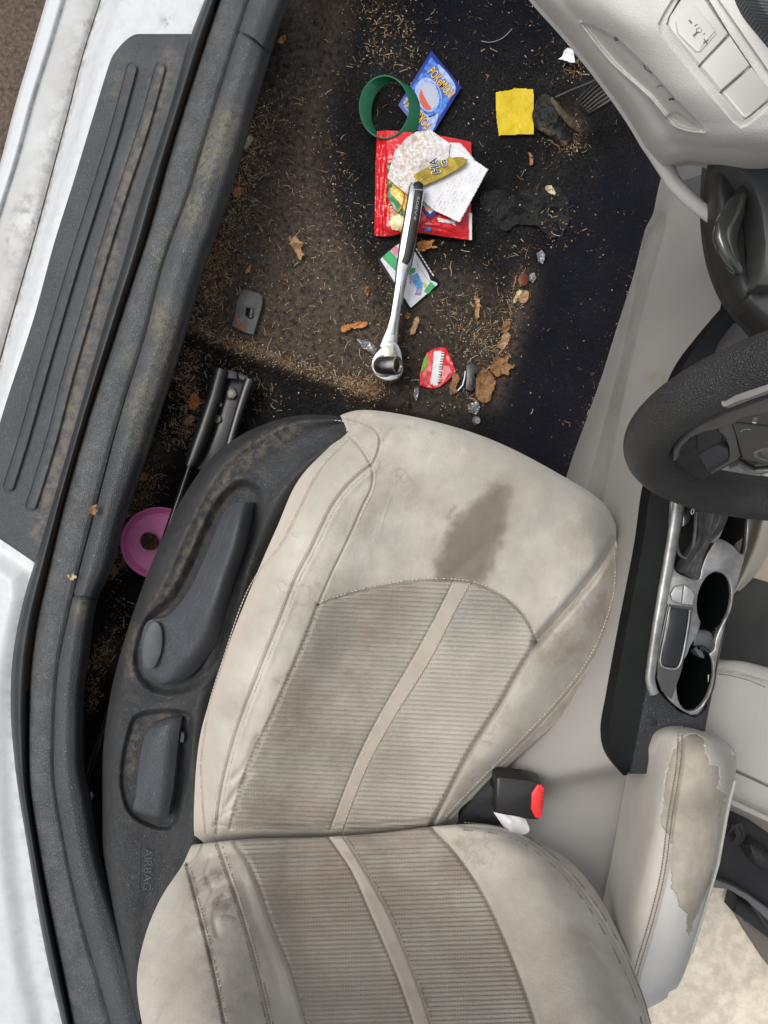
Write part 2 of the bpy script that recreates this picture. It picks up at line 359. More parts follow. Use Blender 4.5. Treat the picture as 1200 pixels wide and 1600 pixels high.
c3 = cv([(205, 0), (178, 70), (137, 200), (112, 283), (83, 375), (50, 496), (0, 650), (-40, 800), (-70, 950), (-90, 1200), (-60, 1600)])
c4 = cv([(321, 0), (300, 54), (267, 167), (218, 321), (194, 408), (167, 496), (127, 633), (62, 858), (35, 950), (20, 1040), (18, 1100), (25, 1200), (45, 1330), (75, 1500), (98, 1600)])
c5 = cv([(342, 0), (308, 104), (267, 233), (233, 358), (188, 496), (133, 667), (96, 800), (75, 892), (57, 975), (45, 1100), (44, 1204), (58, 1317), (79, 1433), (100, 1537), (112, 1600)])
c6 = cv([(387, 0), (367, 62), (329, 187), (292, 308), (258, 400), (225, 525), (183, 658), (154, 767), (121, 892), (105, 962), (92, 1025), (85, 1100), (83, 1204), (100, 1317), (125, 1433), (154, 1537), (171, 1600)])
c7 = cv([(454, 0), (433, 54), (408, 137), (375, 254), (346, 346), (317, 429), (287, 533), (250, 650), (225, 729), (196, 812), (173, 896), (155, 932), (140, 1025), (131, 1100), (131, 1183), (142, 1246), (162, 1350), (192, 1442), (217, 1521), (235, 1600)])
def ribbon(prof, y0, y1, ny, nx):
    """prof: (curveA, curveB, t, z[, dpx]) across; returns px grid (ny, nx, 3)"""
    Y = np.linspace(y0, y1, ny); C = []
    for p in prof:
        z = p[3](Y) if callable(p[3]) else np.full(ny, p[3]); x = p[0](Y)*(1-p[2])+p[1](Y)*p[2]; C.append(np.stack([x, Y, z], -1))
    C = np.stack(C); k = np.concatenate([[0], np.cumsum([max(1., np.abs(C[i+1, :, 0]-C[i, :, 0]).mean()) for i in range(len(C)-1)])])
    return herm(k, C, np.linspace(0, k[-1], nx)).transpose(1, 0, 2)
sill = empty('door_sill', 'white painted door sill with black tread plate and rubber door seal along the left side', 'car sill', (100, 800, .2))
Gp = ribbon([(c0, c1, .05, .10), (c0, c1, .02, .22), (c0, c1, .0, .250), (c0, c1, .06, .264), (c0, c1, .25, .276), (c0, c1, .8, .280), (c0, c1, 1.02, .274), (c1, c2, .12, .281), (c1, c2, .8, .284), (c1, c2, .96, .280)], -100, 1740, 620, 90)
dd = np.abs(Gp[..., 0]-c2(Gp[..., 1]).reshape(Gp.shape[:2])); n_ = fbm(Gp[..., 0]/22, Gp[..., 1]/22, 3)
dirt = np.clip(1.25*np.exp(-(dd/26)**2)*(n_+.45), 0, 1)+.45*np.exp(-(np.abs(Gp[..., 0]-c1(Gp[..., 1]).reshape(Gp.shape[:2]))/5)**2)
dirt = np.maximum(dirt, 1.5*soft(Gp, [(40, 305), (58, 310), (60, 345), (45, 400), (30, 420), (5, 415), (10, 370), (20, 330)], 8))
film = np.where(Gp[..., 0] > c1(Gp[..., 1]).reshape(Gp.shape[:2]), .9, .12)
gmesh('rocker_panel', Gp, paint, sill, dict(dirt=np.clip(dirt, 0, 1), film=film), sharp=60)
Gs = ribbon([(c2, c3, -.03, .262), (c2, c3, .0, .283), (c2, c3, .1, .296), (c2, c3, .35, .318), (c2, c3, .62, .336), (c2, c3, .85, .343), (c3, c4, .05, .345), (c3, c4, .5, .350), (c3, c4, 1.05, .356), (c4, c5, .3, .356)], -100, 1740, 620, 110)
groove(Gs, [(140, 120), (122, 190), (100, 265), (75, 350), (50, 430)], 3.0, .004)
lw = soft(Gs, [(-80, 860), (30, 900), (20, 1000), (5, 1100), (10, 1300), (30, 1480), (50, 1700), (-200, 1700), (-200, 900)], 20)
Gs[..., 2] += lw*.012
dd = np.abs(Gs[..., 0]-c2(Gs[..., 1]).reshape(Gs.shape[:2]))
dirt = .7*np.exp(-(dd/5)**2)+1.1*np.exp(-(np.hypot(Gs[..., 0]-262, Gs[..., 1]-32)/9)**2)+.25*np.exp(-(np.abs(Gs[..., 0]-c4(Gs[..., 1]).reshape(Gs.shape[:2]))/7)**2)+.12
gmesh('sill_flange', Gs, paint, sill, dict(dirt=np.clip(dirt, 0, 1), film=.15+0*dirt), sharp=60)
# tread plate with two raised ribs
nu, nv = 150, 520; U = np.linspace(0, 1, nu); yt = 53+36*np.clip(1-U/.26, 0, 1)**2.3; yb = 816+U*66
yt[0] += 6; T = np.linspace(0, 1, nv)[:, None]; Y = yt[None]*(1-T)+yb[None]*T
a3 = c3(Y).reshape(Y.shape)+3; a4 = c4(Y).reshape(Y.shape)+3
Gt = np.stack([a3*(1-U)+a4*U, Y, .3505+.010*U[None]+0*Y], -1)
ribs_ = [[(208, 108), (180, 212), (150, 310), (121, 402), (92, 500), (67, 587), (38, 690), (16, 760)], [(252, 108), (225, 205), (192, 305), (162, 402), (137, 490), (112, 575), (82, 690), (51, 790)]]
for rb in ribs_:
    d = pdist(Gt, rb, 1, False, 20); Gt[..., 2] += .0032*sstep((8.2-d)/4.2)-.0016*np.exp(-((d-9)/1.5)**2)
e = np.minimum(np.minimum(U*300, (1-U)*300)[None], np.minimum(T, 1-T)*900); Gt[..., 2] -= .002*(1-sstep(e/4))
dr = pdist(Gt, [(262, 90), (245, 160), (205, 260), (175, 380), (140, 520), (95, 700), (60, 830)], 1, False, 60)
dust = .75*np.exp(-(dr/15)**2)*(Gt[..., 1] > 60)+.35*np.exp(-(pdist(Gt, [(190, 100), (175, 150)], 0)/18)**2)
gmesh('tread_plate', Gt, plate_m, sill, dict(dust=np.clip(dust, 0, 1)), skirt=.006, sharp=70)
Gw = ribbon([(c4, c5, -.10, .345), (c4, c5, .0, .372), (c4, c5, .25, .388), (c4, c5, .55, .390), (c4, c5, .85, .380), (c4, c5, 1., .362)], -100, 1740, 620, 26)
dl = np.abs(Gw[..., 0]-c5(Gw[..., 1]).reshape(Gw.shape[:2]))
gmesh('door_seal', Gw, rubber, sill, dict(dust=np.where((Gw[..., 1] > 20) & (Gw[..., 1] < 1080), np.exp(-(dl/3.2)**2), 0)))
Gg = ribbon([(c5, c6, -.03, .356), (c5, c6, .03, .373), (c5, c6, .16, .385), (c5, c6, .5, .389), (c5, c6, .85, .388), (c5, c6, 1.02, .384)], -100, 1740, 620, 40)
gy = Gg[..., 1]
dl = np.abs(Gg[..., 0]-c5(gy).reshape(gy.shape))
sp = sum(np.exp(-(np.hypot(Gg[..., 0]-x, gy-y)/r)**2) for x, y, r in [(250, 400, 14), (290, 330, 12), (262, 365, 9), (112, 900, 7), (200, 560, 10)])
gmesh('seal_carrier', Gg, trimm, sill, dict(dust=np.clip(np.where((gy > 20) & (gy < 1080), 1.1*np.exp(-(dl/2.6)**2), 0)+.8*sp, 0, 1), scuff=.6+0*sp))
def zin(y): return .383+.006*np.sin(y/170.)
G7 = ribbon([(c6, c7, .0, .379), (c6, c7, .06, lambda y: zin(y)+.004), (c6, c7, .3, lambda y: zin(y)+.014), (c6, c7, .62, lambda y: zin(y)+.010), (c6, c7, .88, lambda y: zin(y)-.008), (c6, c7, 1.0, .352), (c6, c7, 1.0, .31)], -100, 1740, 760, 84)
W7 = unp(G7); W7[:, -8:, 0] = np.minimum(W7[:, -8:, 0], W7[:, -9:-8, 0]+.006)
groove(G7, [(110, 928), (122, 933), (157, 936)], 1.8, .006, 0); groove(G7, [(372, 50), (385, 56), (400, 66), (418, 84)], 1.8, .005)
g = G7; spots = [(355, 190, 22), (335, 235, 26), (318, 260, 18), (226, 630, 26), (222, 690, 16), (300, 330, 22), (255, 500, 24), (145, 800, 6), (128, 955, 12), (265, 560, 20), (245, 600, 16)]
dust = sum(np.exp(-(np.hypot(g[..., 0]-x, (g[..., 1]-y)*.8)/r)**2) for x, y, r in spots)+.35*np.exp(-(np.abs(g[..., 0]-c6(g[..., 1]).reshape(g.shape[:2]))/3)**2)*((g[..., 1] > 300) & (g[..., 1] < 900))
scf = .75*np.exp(-(pdist(g, [(385, 120), (330, 300), (275, 480), (215, 690)], 1, False, 60)/28)**2)
gmesh('inner_trim', G7, trimm, sill, dict(dust=np.clip(dust, 0, 1), scuff=scf))
def carpet_z(X, Y):
    X = np.asarray(X, float); Y = np.asarray(Y, float)
    z = np.full(np.broadcast(X, Y).shape, .25)
    e = (Y-(520+(X-300)*.345))                      # ledge where the footwell drops under the seat
    z = z-.022*sstep((e-2)/26.)*(X < 800)+.006*np.exp(-((e+8)/12.)**2)*(X < 640)
    z = z+.07*sstep((120-Y)/260.)+.05*sstep((430-X)/120.)*sstep((420-Y)/260.)*(X > 200)
    z = z+.02*sstep((X-830)/120.)
    z = z-.016*sstep((Y-722-(X-250)*.2)/14.)*(X < 330)
    z = z+.0045*(fbm(X/45, Y/45, 5)-.5)+.0022*(fbm(X/9, Y/9, 9, 3)-.5)
    return z
xs = np.linspace(60, 1230, 640); ys = np.linspace(-160, 1760, 900); X, Y = np.meshgrid(xs, ys)
Gc = np.stack([X, Y, carpet_z(X, Y)], -1)
dustc = np.clip(.55*soft(Gc, [(460, -60), (540, 0), (520, 120), (500, 230), (520, 340), (600, 480), (600, 620), (430, 560), (290, 520), (330, 380), (400, 200), (440, 40)], 30), 0, 1)
eL = Y-(520+(X-300)*.345)
dustc = np.maximum(dustc, .75*np.exp(-((eL+6)/15)**2)*((X > 290) & (X < 590)))
dustc = np.maximum(dustc, .42*np.exp(-(pdist(Gc, [(770, 620), (790, 560), (805, 500), (820, 440)], 1, False, 60)/20)**2))
dustc = np.maximum(dustc, .5*np.exp(-(pdist(Gc, [(250, 700), (225, 760), (200, 860)], 1, False, 60)/22)**2))
dustc = np.maximum(dustc, .5*np.exp(-(np.hypot(X-165, Y-1020)/26)**2)); dustc = np.maximum(dustc, .6*np.exp(-(np.hypot(X-890, Y-195)/22)**2))
dustc = np.maximum(dustc, .28*soft(Gc, [(600, 430), (760, 430), (790, 520), (740, 640), (600, 640)], 30))
navy = soft(Gc, [(860, 330), (1040, 240), (930, 640), (860, 760), (780, 640), (830, 480)], 30)+soft(Gc, [(640, -40), (860, -40), (860, 60), (680, 80)], 25)
carp = mat('dark_carpet', (.0115, .0112, .012), .97, grain=('noise', 420, .002), speck=(330, .13, (.10, .085, .07)), blotch=[(14, .6, 1.5), (300, .35, 1.8)], layers=[('navy', (.005, .0065, .016), 0, 0, 0), ('dust', (.27, .208, .155), 130, .22, .70)], spec=.2)
fl = gmesh('floor_carpet', Gc, carp, None, dict(dust=dustc*.9, navy=np.clip(navy, 0, 1)*.6), mask=X > c5(Y.ravel()).reshape(X.shape)+12); fl['kind'] = 'structure'
# ================================================================ DRIVER SEAT
seat = empty('driver_seat', 'stained beige driver seat with ribbed centre panels and dark plastic side shield', 'car seat', (560, 1000, .25))
def dim(G, poly, dep, w, dense=1): G[..., 2] -= dep*soft(G, poly, w, dense)
def seat_uv(G, k): return np.stack([G[..., 0]/100, (G[..., 1]-k*(G[..., 0]-600))/100], -1)
def rgn(G, poly): return inside(G, poly, 0)
rows = [
 [(534, 651, .485), (562, 643, .485), (640, 652, .485), (760, 688, .485), (870, 744, .485), (938, 789, .48), (960, 822, .475)],
 [(532, 649, .510), (562, 641, .515), (640, 650, .52), (762, 685, .52), (872, 740, .515), (942, 786, .51), (963, 822, .495)],
 [(541, 670, .525), (590, 660, .545), (670, 672, .55), (775, 710, .55), (870, 756, .548), (935, 800, .535), (963, 836, .505)],
 [(515, 698, .530), (578, 702, .560), (665, 724, .562), (775, 757, .562), (864, 798, .560), (930, 832, .546), (966, 862, .50)],
 [(478, 735, .540), (560, 742, .566), (660, 770, .558), (770, 802, .558), (860, 840, .557), (925, 870, .55), (971, 884, .500)],
 [(430, 830, .540), (510, 850, .568), (600, 880, .550), (700, 900, .546), (800, 930, .548), (892, 950, .556), (974, 930, .50)],
 [(375, 960, .538), (455, 965, .570), (560, 980, .540), (660, 990, .532), (770, 1000, .54), (868, 1010, .556), (955, 1010, .50)],
 [(336, 1070, .53), (418, 1080, .564), (520, 1100, .53), (620, 1110, .522), (720, 1110, .53), (806, 1110, .548), (896, 1102, .50)],
 [(311, 1160, .52), (390, 1180, .550), (500, 1195, .515), (590, 1200, .510), (680, 1203, .52), (748, 1195, .535), (812, 1180, .50)],
 [(304, 1240, .51), (375, 1252, .530), (470, 1262, .505), (560, 1263, .502), (640, 1262, .507), (700, 1250, .518), (750, 1238, .50)],
 [(303, 1296, .50), (372, 1300, .512), (455, 1302, .497), (540, 1298, .495), (610, 1294, .496), (672, 1288, .505), (716, 1272, .49)],
 [(305, 1322, .47), (372, 1324, .47), (455, 1322, .465), (540, 1316, .465), (610, 1310, .465), (672, 1303, .467), (716, 1288, .465)]]
G = patch(rows, 560, 640)
sA = [(545, 687), (515, 717), (495, 745), (470, 795), (440, 857), (434, 827+40), (387, 932), (352, 1032), (329, 1107), (317, 1183), (312, 1240), (318, 1300)]
sA = [(545, 687), (515, 717), (495, 745), (470, 795), (440, 853), (412, 888), (387, 932), (352, 1032), (329, 1107), (317, 1183), (318, 1242), (322, 1300)]
sB = [(580, 727), (545, 757), (520, 790), (502, 825), (487, 857), (462, 905), (440, 962), (405, 1049), (370, 1142), (347, 1230), (338, 1302)]
sC = [(545, 682), (560, 697), (573, 716), (582, 737), (580, 762), (566, 792), (546, 838), (520, 892), (497, 945)]
sD = [(517, 652), (540, 655), (566, 662), (583, 670), (593, 684), (591, 705), (581, 727)]
ARC = [(497, 945), (560, 925), (640, 910), (690, 907), (740, 912), (790, 935), (820, 965), (838, 1003)]
RB = [(960, 846), (945, 872), (930, 895), (885, 950), (838, 1003)]
IR = [(838, 1003), (806, 1056), (784, 1096), (732, 1178), (697, 1247), (674, 1292)]
IL = [(497, 945), (480, 992), (463, 1032), (422, 1125), (387, 1201), (360, 1294)]
SL = [(708, 908), (690, 945), (650, 1020), (592, 1119), (557, 1189), (516, 1296)]
SR = [(737, 911), (718, 945), (673, 1032), (615, 1125), (574, 1201), (537, 1296)]
OUT = [(964, 858), (966, 890), (964, 925), (950, 975), (925, 1030), (885, 1085), (830, 1146), (778, 1198), (725, 1252), (700, 1280)]
BL = [(338, 1287), (360, 1290), (440, 1291), (540, 1289), (610, 1286), (676, 1281)]
noarc = [(500, 944)]
for L, wd, dp in [(sA, 1.7, .0018), (sB, 1.8, .0024), (sC, 1.7, .0024), (sD, 1.7, .0022), (ARC, 2.4, .0035), (RB, 7, .015), (IR, 4, .007), (IL, 3.2, .004), (SL, 1.8, .002), (SR, 1.8, .002), (OUT, 1.9, .002), (BL, 2.5, .003)]:
    groove(G, L, wd, dp)
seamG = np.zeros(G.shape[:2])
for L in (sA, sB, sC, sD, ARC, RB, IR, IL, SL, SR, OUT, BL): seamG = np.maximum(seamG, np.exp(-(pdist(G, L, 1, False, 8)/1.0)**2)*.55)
G[..., 2] += .0015*np.exp(-((pdist(G, sB, 1, False, 30)-9)/5)**2)
G[..., 2] -= .006*soft(G, [(958, 850), (985, 860), (985, 960), (900, 1100), (700, 1300), (674, 1292), (732, 1178), (838, 1003), (930, 895)], 10, 0)*.6
# dents and creases in the worn cover
n1 = fbm(G[..., 0]/60, G[..., 1]/60, 21, 3); n2 = fbm(G[..., 0]/16, G[..., 1]/26, 22, 3)
G[..., 2] += .0055*(n1-.5)+.0012*(n2-.5)
for L, wd, dp in [([(372, 1262), (345, 1275), (335, 1290)], 4, .003), ([(392, 1205), (370, 1235), (352, 1262)], 5, .0035), ([(405, 1150), (380, 1200), (360, 1220)], 6, .003), ([(570, 655), (585, 648), (600, 645)], 3, .003), ([(600, 690), (618, 668), (640, 662)], 5, .002), ([(690, 908), (730, 880), (760, 850)], 10, .0015)]:
    groove(G, L, wd, dp)
wetp = [(683, 902), (688, 862), (697, 832), (716, 806), (742, 784), (768, 763), (790, 757), (796, 775), (789, 808), (780, 845), (766, 882), (748, 912), (715, 908)]
wn = 16*(fbm(G[..., 0]/14, G[..., 1]/14, 31)-.5)
Gd = G.copy(); Gd[..., 0] += wn; Gd[..., 1] += wn
wet = soft(Gd, wetp, 12)*.58+.24*soft(Gd, [(678, 912), (690, 850), (740, 780), (800, 735), (812, 770), (790, 850), (755, 918)], 14)
wet = wet+.07*np.exp(-((pdist(Gd, wetp, 1, True, 20)-1)/2.2)**2)
wet = np.maximum(wet, .38*np.exp(-(pdist(Gd, [(708, 792), (700, 806), (706, 812)], 1, False, 20)/5)**2))
grime_shade = .35*soft(G, [(300, 1130), (420, 1110), (700, 1210), (690, 1295), (300, 1310)], 60)+.95*soft(G, [(958, 850), (985, 860), (985, 960), (900, 1100), (740, 1270), (700, 1230), (732, 1178), (838, 1003), (930, 895)], 16, 0)
grime_shade = np.maximum(grime_shade, .55*soft(G, [(560, 730), (700, 760), (690, 880), (600, 900), (560, 850)], 40)); grime_shade = np.maximum(grime_shade, .38)
grime_shade = np.maximum(grime_shade, .6*np.exp(-(pdist(G, [(535, 655), (575, 662), (560, 700), (520, 730)], 1, False, 40)/14)**2))
warm = .8*soft(G, [(300, 1000), (440, 700), (500, 690), (330, 1130), (320, 1320), (290, 1320)], 14)
insL = SL[::1]; PL = spl(SL, 40)[:, :2]; PR = spl(SR, 40)[:, :2]; PIL = spl(IL, 40)[:, :2]; PIR = spl(IR, 40)[:, :2]; PA = spl(ARC, 60)[:, :2]
al = PA[PA[:, 0] < 708]; ar = PA[PA[:, 0] > 737]; low = np.array([[0, 5]])
Z1 = rgn(G, np.vstack([al, PL, PIL[::-1]])); Z2 = rgn(G, np.vstack([ar, PIR, PR[::-1]])); Z3 = rgn(G, np.vstack([PL, PR[::-1]]))
G[..., 2] += .0012*(Z1 | Z2)*np.clip(np.minimum(pdist(G, SL, 1, False, 20), pdist(G, SR, 1, False, 20))/10, 0, 1)
at = dict(seam=seamG, wet=np.clip(wet, 0, 1), grime_shade=grime_shade*1., smudge=0*wet, warm=warm); fm = ~(Z1 | Z2 | Z3)
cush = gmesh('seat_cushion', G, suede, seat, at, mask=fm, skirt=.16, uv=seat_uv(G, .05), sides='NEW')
gr2 = np.clip(.5*soft(G, [(360, 1130), (560, 1000), (620, 1010), (560, 1290), (350, 1300)], 50)+.4*soft(G, [(560, 930), (660, 920), (640, 1000), (560, 1020)], 20)+.33, 0, 1)
for Z in (Z1, Z2): gmesh('ribbed_insert', G, mesh_f, cush, dict(wet=.0*wet, grime_shade=gr2), mask=Z, uv=seat_uv(G, .05))
at3 = dict(at); at3['grime_shade'] = 1.+0*wet; at3['warm'] = .6+0*wet; at3['wet'] = .28*sstep((1010-G[..., 1])/110)+.17
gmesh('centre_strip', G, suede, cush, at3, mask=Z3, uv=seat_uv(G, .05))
zc = grid_z(G)
def off(L, d):
    P = spl(L, 40)[:, :2]; t = np.gradient(P, axis=0); t /= np.linalg.norm(t, axis=1)[:, None]; return P+np.column_stack([-t[:, 1], t[:, 0]])*d
stitches('stitching', [off(sA, 4), off(sB, 5), off(sB, -5), off(sC, -4)[:22], off(sD, 4), off(OUT, 5)], zc, thread, cush, step=5.5)
stitches('stitching', [off(SL, -2.5), off(SR, 2.5), off(ARC, -3)], zc, thread, cush, step=6, lift=.0002)
def holes(L, d0, zf, name, par):      # rows of perforation ticks where the ribbed panel meets the side cover
    parts = []
    P = spl(L, int(np.sum(np.linalg.norm(np.diff(A(L)[:, :2], axis=0), axis=1))/7.2))[:, :2]
    for k, p in enumerate(P[2:-1]):
        ln = 7+3*math.sin(k*1.7); a = p+[d0, 0]; q = A([[a[0], a[1], zf(*a)+.0004], [a[0]+ln, a[1]+.8, zf(a[0]+ln, a[1])+.0004]])
        parts.append(sweep('', q, .0006, .0004, None, n=4, ret=True))
    V, Fs, _ = merge(parts); mk(name, V, Fs, thread_d, par)
holes(IL, -6, zc, 'perforation', cush)
# ---------------- backrest
rows = [
 [(306, 1330, .47), (400, 1330, .475), (500, 1327, .475), (600, 1320, .475), (690, 1308, .475), (750, 1304, .475), (795, 1308, .46)],
 [(302, 1320, .515), (390, 1312, .52), (500, 1309, .52), (600, 1302, .52), (690, 1291, .52), (755, 1289, .515), (805, 1300, .50)],
 [(286, 1350, .53), (378, 1336, .56), (495, 1335, .54), (608, 1328, .54), (712, 1315, .55), (795, 1312, .56), (868, 1330, .515)],
 [(252, 1402, .56), (350, 1396, .615), (480, 1402, .585), (608, 1398, .585), (742, 1385, .60), (848, 1368, .615), (926, 1386, .565)],
 [(226, 1465, .60), (338, 1468, .68), (478, 1478, .65), (620, 1476, .65), (775, 1466, .665), (892, 1448, .68), (972, 1470, .62)],
 [(214, 1530, .65), (335, 1545, .745), (488, 1555, .715), (640, 1553, .715), (805, 1546, .73), (922, 1528, .75), (1003, 1550, .68)],
 [(222, 1600, .70), (350, 1624, .81), (510, 1636, .78), (660, 1636, .78), (838, 1630, .80), (955, 1615, .82), (1026, 1630, .74)],
 [(245, 1700, .77), (385, 1726, .88), (540, 1738, .85), (700, 1738, .85), (868, 1732, .865), (995, 1718, .88), (1052, 1730, .81)],
 [(300, 1960, .88), (440, 2010, .985), (600, 2030, .96), (770, 2030, .96), (960, 2010, .975), (1100, 1985, .985), (1170, 1980, .91)],
 [(360, 2300, .97), (500, 2400, 1.06), (660, 2430, 1.045), (850, 2430, 1.045), (1060, 2400, 1.055), (1230, 2370, 1.06), (1300, 2320, .99)]]
B = patch(rows, 520, 460)
bIL = [(362, 1306), (366, 1316), (386, 1345), (400, 1376), (412, 1410), (424, 1446), (451, 1512), (476, 1597), (500, 1700), (590, 2030), (650, 2430)]
bSL = [(508, 1300), (522, 1320), (547, 1356), (582, 1434), (618, 1519), (646, 1600), (676, 1720), (760, 2030), (830, 2440)]
bSR = [(530, 1298), (546, 1320), (568, 1356), (607, 1427), (643, 1512), (673, 1600), (706, 1720), (800, 2030), (880, 2440)]
bIR = [(668, 1286), (684, 1303), (710, 1330), (752, 1391), (795, 1483), (837, 1600), (866, 1720), (960, 2030), (1060, 2430)]
b1 = [(292, 1350), (308, 1412), (329, 1496), (350, 1596), (368, 1700)]; b2 = [(337, 1308), (354, 1358), (375, 1421), (400, 1508), (421, 1596), (440, 1700)]
b3 = [(724, 1291), (802, 1304), (859, 1340), (908, 1391), (958, 1469), (1000, 1561), (1014, 1625), (1030, 1700)]; b4 = [(318, 1315), (310, 1335), (292, 1352)]
b5 = [(327, 1308), (342, 1350), (363, 1421), (389, 1508), (409, 1596)]
for L, wd, dp in [(bIL, 4, .005), (bSL, 2.4, .0028), (bSR, 2.4, .0028), (bIR, 4, .0045), (b1, 2.6, .005), (b2, 2.6, .004), (b3, 2.6, .004), (b4, 2.4, .003)]: groove(B, L, wd, dp)
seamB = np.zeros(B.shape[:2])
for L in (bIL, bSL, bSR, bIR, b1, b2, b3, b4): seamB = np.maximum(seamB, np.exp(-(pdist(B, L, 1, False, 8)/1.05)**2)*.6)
n1 = fbm(B[..., 0]/50, B[..., 1]/70, 41, 3); B[..., 2] += .006*(n1-.5)+.0012*(fbm(B[..., 0]/15, B[..., 1]/15, 42, 3)-.5)
for L, wd, dp in [([(345, 1372), (330, 1400), (322, 1420)], 4, .003), ([(352, 1400), (335, 1430), (340, 1460)], 5, .0035), ([(380, 1380), (395, 1430), (420, 1490), (440, 1560)], 7, .002), ([(330, 1340), (322, 1365), (330, 1385)], 4, .003)]: groove(B, L, wd, dp)
smg = .95*soft(B, [(318, 1368), (345, 1362), (366, 1395), (372, 1430), (352, 1440), (338, 1425), (326, 1400)], 12)+.95*np.exp(-(pdist(B, [(300, 1372), (312, 1420), (325, 1470), (333, 1520)], 1, False, 30)/6)**2)+.35*soft(B, [(290, 1345), (350, 1345), (400, 1500), (410, 1650), (340, 1650)], 25)
grb = np.clip(.42+.4*soft(B, [(880, 1300), (1000, 1420), (1010, 1600), (900, 1500)], 30), 0, 1)
PL = spl(bSL, 40)[:, :2]; PR = spl(bSR, 40)[:, :2]; PIL = spl(bIL, 40)[:, :2]; PIR = spl(bIR, 40)[:, :2]
Z1 = rgn(B, np.vstack([PIL, PL[::-1]])); Z2 = rgn(B, np.vstack([PR, PIR[::-1]])); Z3 = rgn(B, np.vstack([PL, PR[::-1]])); nrow = np.arange(B.shape[0])[:, None] >= 0
back = gmesh('backrest', B, suede, seat, dict(seam=seamB, wet=0*smg, grime_shade=grb, smudge=np.clip(smg, 0, 1), warm=.15+0*smg), mask=~(Z1 | Z2 | Z3), skirt=.12, uv=seat_uv(B, 0), sides='SWE', skip=85)
for Z in (Z1, Z2): gmesh('ribbed_insert', B, mesh_f, back, dict(wet=.12+0*smg, grime_shade=.5+.4*soft(B, [(380, 1300), (700, 1280), (720, 1400), (420, 1420)], 50)), mask=Z, uv=seat_uv(B, -.035))
gmesh('centre_strip', B, suede, back, dict(seam=seamB, wet=.16+0*smg, grime_shade=.9+0*smg, smudge=0*smg, warm=.5+0*smg), mask=Z3, uv=seat_uv(B, 0))
zb = grid_z(B)
stitches('stitching', [off(b1, 4), off(b1, -4), off(b2, 5), off(b2, -5), off(b3, -6), off(b3, 6), off(bSR, -3)], zb, thread_d, back, step=5.5)
holes(bIL, 3, zb, 'perforation', back)
# ---------------- plastic side shield
def srow(R, O, zr=.50, zo=.395):
    (rx, ry), (ox, oy) = R, O; f = lambda t: (rx+(ox-rx)*t, ry+(oy-ry)*t)
    return [(*f(0), zr-.02), (*f(.06), zr), (*f(.16), zr+.012), (*f(.27), zr+.004), (*f(.5), zr-.004), (*f(.74), zr-.002), (*f(.86), zr-.006), (*f(.95), zr-.034), (*f(1), zo)]
st = [((552, 674), (528, 650), .515, .47), ((540, 696), (478, 648), .515, .44), ((500, 733), (405, 666), .51, .42), ((460, 783), (340, 706), .505, .40), ((428, 852), (293, 765), .50, .395), ((394, 932), (250, 850), .50, .39), ((358, 1025), (216, 935), .497, .385),
      ((335, 1105), (190, 1015), .492, .38), ((328, 1190), (170, 1100), .487, .375), ((330, 1262), (160, 1200), .482, .37), ((325, 1330), (160, 1310), .478, .37), ((300, 1385), (172, 1400), .475, .365), ((262, 1450), (190, 1490), .475, .36), ((245, 1560), (215, 1600), .47, .36)]
P_ = patch([srow(a, b, c, d) for a, b, c, d in st], 210, 620)
rec1 = [(402, 765), (375, 755), (345, 780), (318, 830), (292, 890), (262, 940), (228, 970), (210, 1010), (214, 1050), (240, 1078), (280, 1082), (322, 1062), (346, 1030), (360, 980), (380, 900), (402, 820)]
P_[..., 2] -= .011*soft(P_, rec1, 8)
ridge = pdist(P_, [(520, 652), (450, 662), (395, 690), (350, 725), (318, 775), (288, 835), (262, 895), (232, 950), (212, 985), (205, 1030)], 1, False, 60)
P_[..., 2] += .006*np.exp(-(ridge/9)**2)
rec2 = [(200, 1150), (210, 1122), (240, 1112), (296, 1117), (299, 1135), (285, 1240), (268, 1292), (248, 1294), (205, 1272), (190, 1230), (192, 1185)]
P_[..., 2] -= .009*soft(P_, rec2, 5)
groove(P_, [(222, 1318), (242, 1318), (240, 1398), (220, 1398)], 1.0, .0006, 0, True)
dust = .62*soft(P_, [(440, 660), (380, 700), (330, 760), (295, 830), (262, 900), (232, 955), (252, 962), (285, 920), (312, 860), (345, 790), (400, 720), (470, 672)], 9)+.7*np.exp(-(pdist(P_, [(210, 980), (200, 1020), (204, 1050)], 1, False, 30)/8)**2)
dust = dust+.65*np.exp(-(pdist(P_, [(205, 1200), (212, 1150), (232, 1126), (290, 1123)], 1, False, 30)/7)**2)+.12
groove(P_, [(198, 1080), (260, 1098), (310, 1084), (340, 1050)], 8, .002)
shield = gmesh('side_shield', P_, plastic, seat, dict(dust=np.clip(dust, 0, 1), grey=.1+0*dust), skirt=.10, sides='SE')
zs = grid_z(P_)
text('airbag_lettering', 'AIRBAG', (226, 1326), (224, 1390), (238, 1326), 0, mat('embossed_plastic', (.062, .069, .076), .5), shield, .0004, 0, lambda x, y: zs(x, y)+.0006)
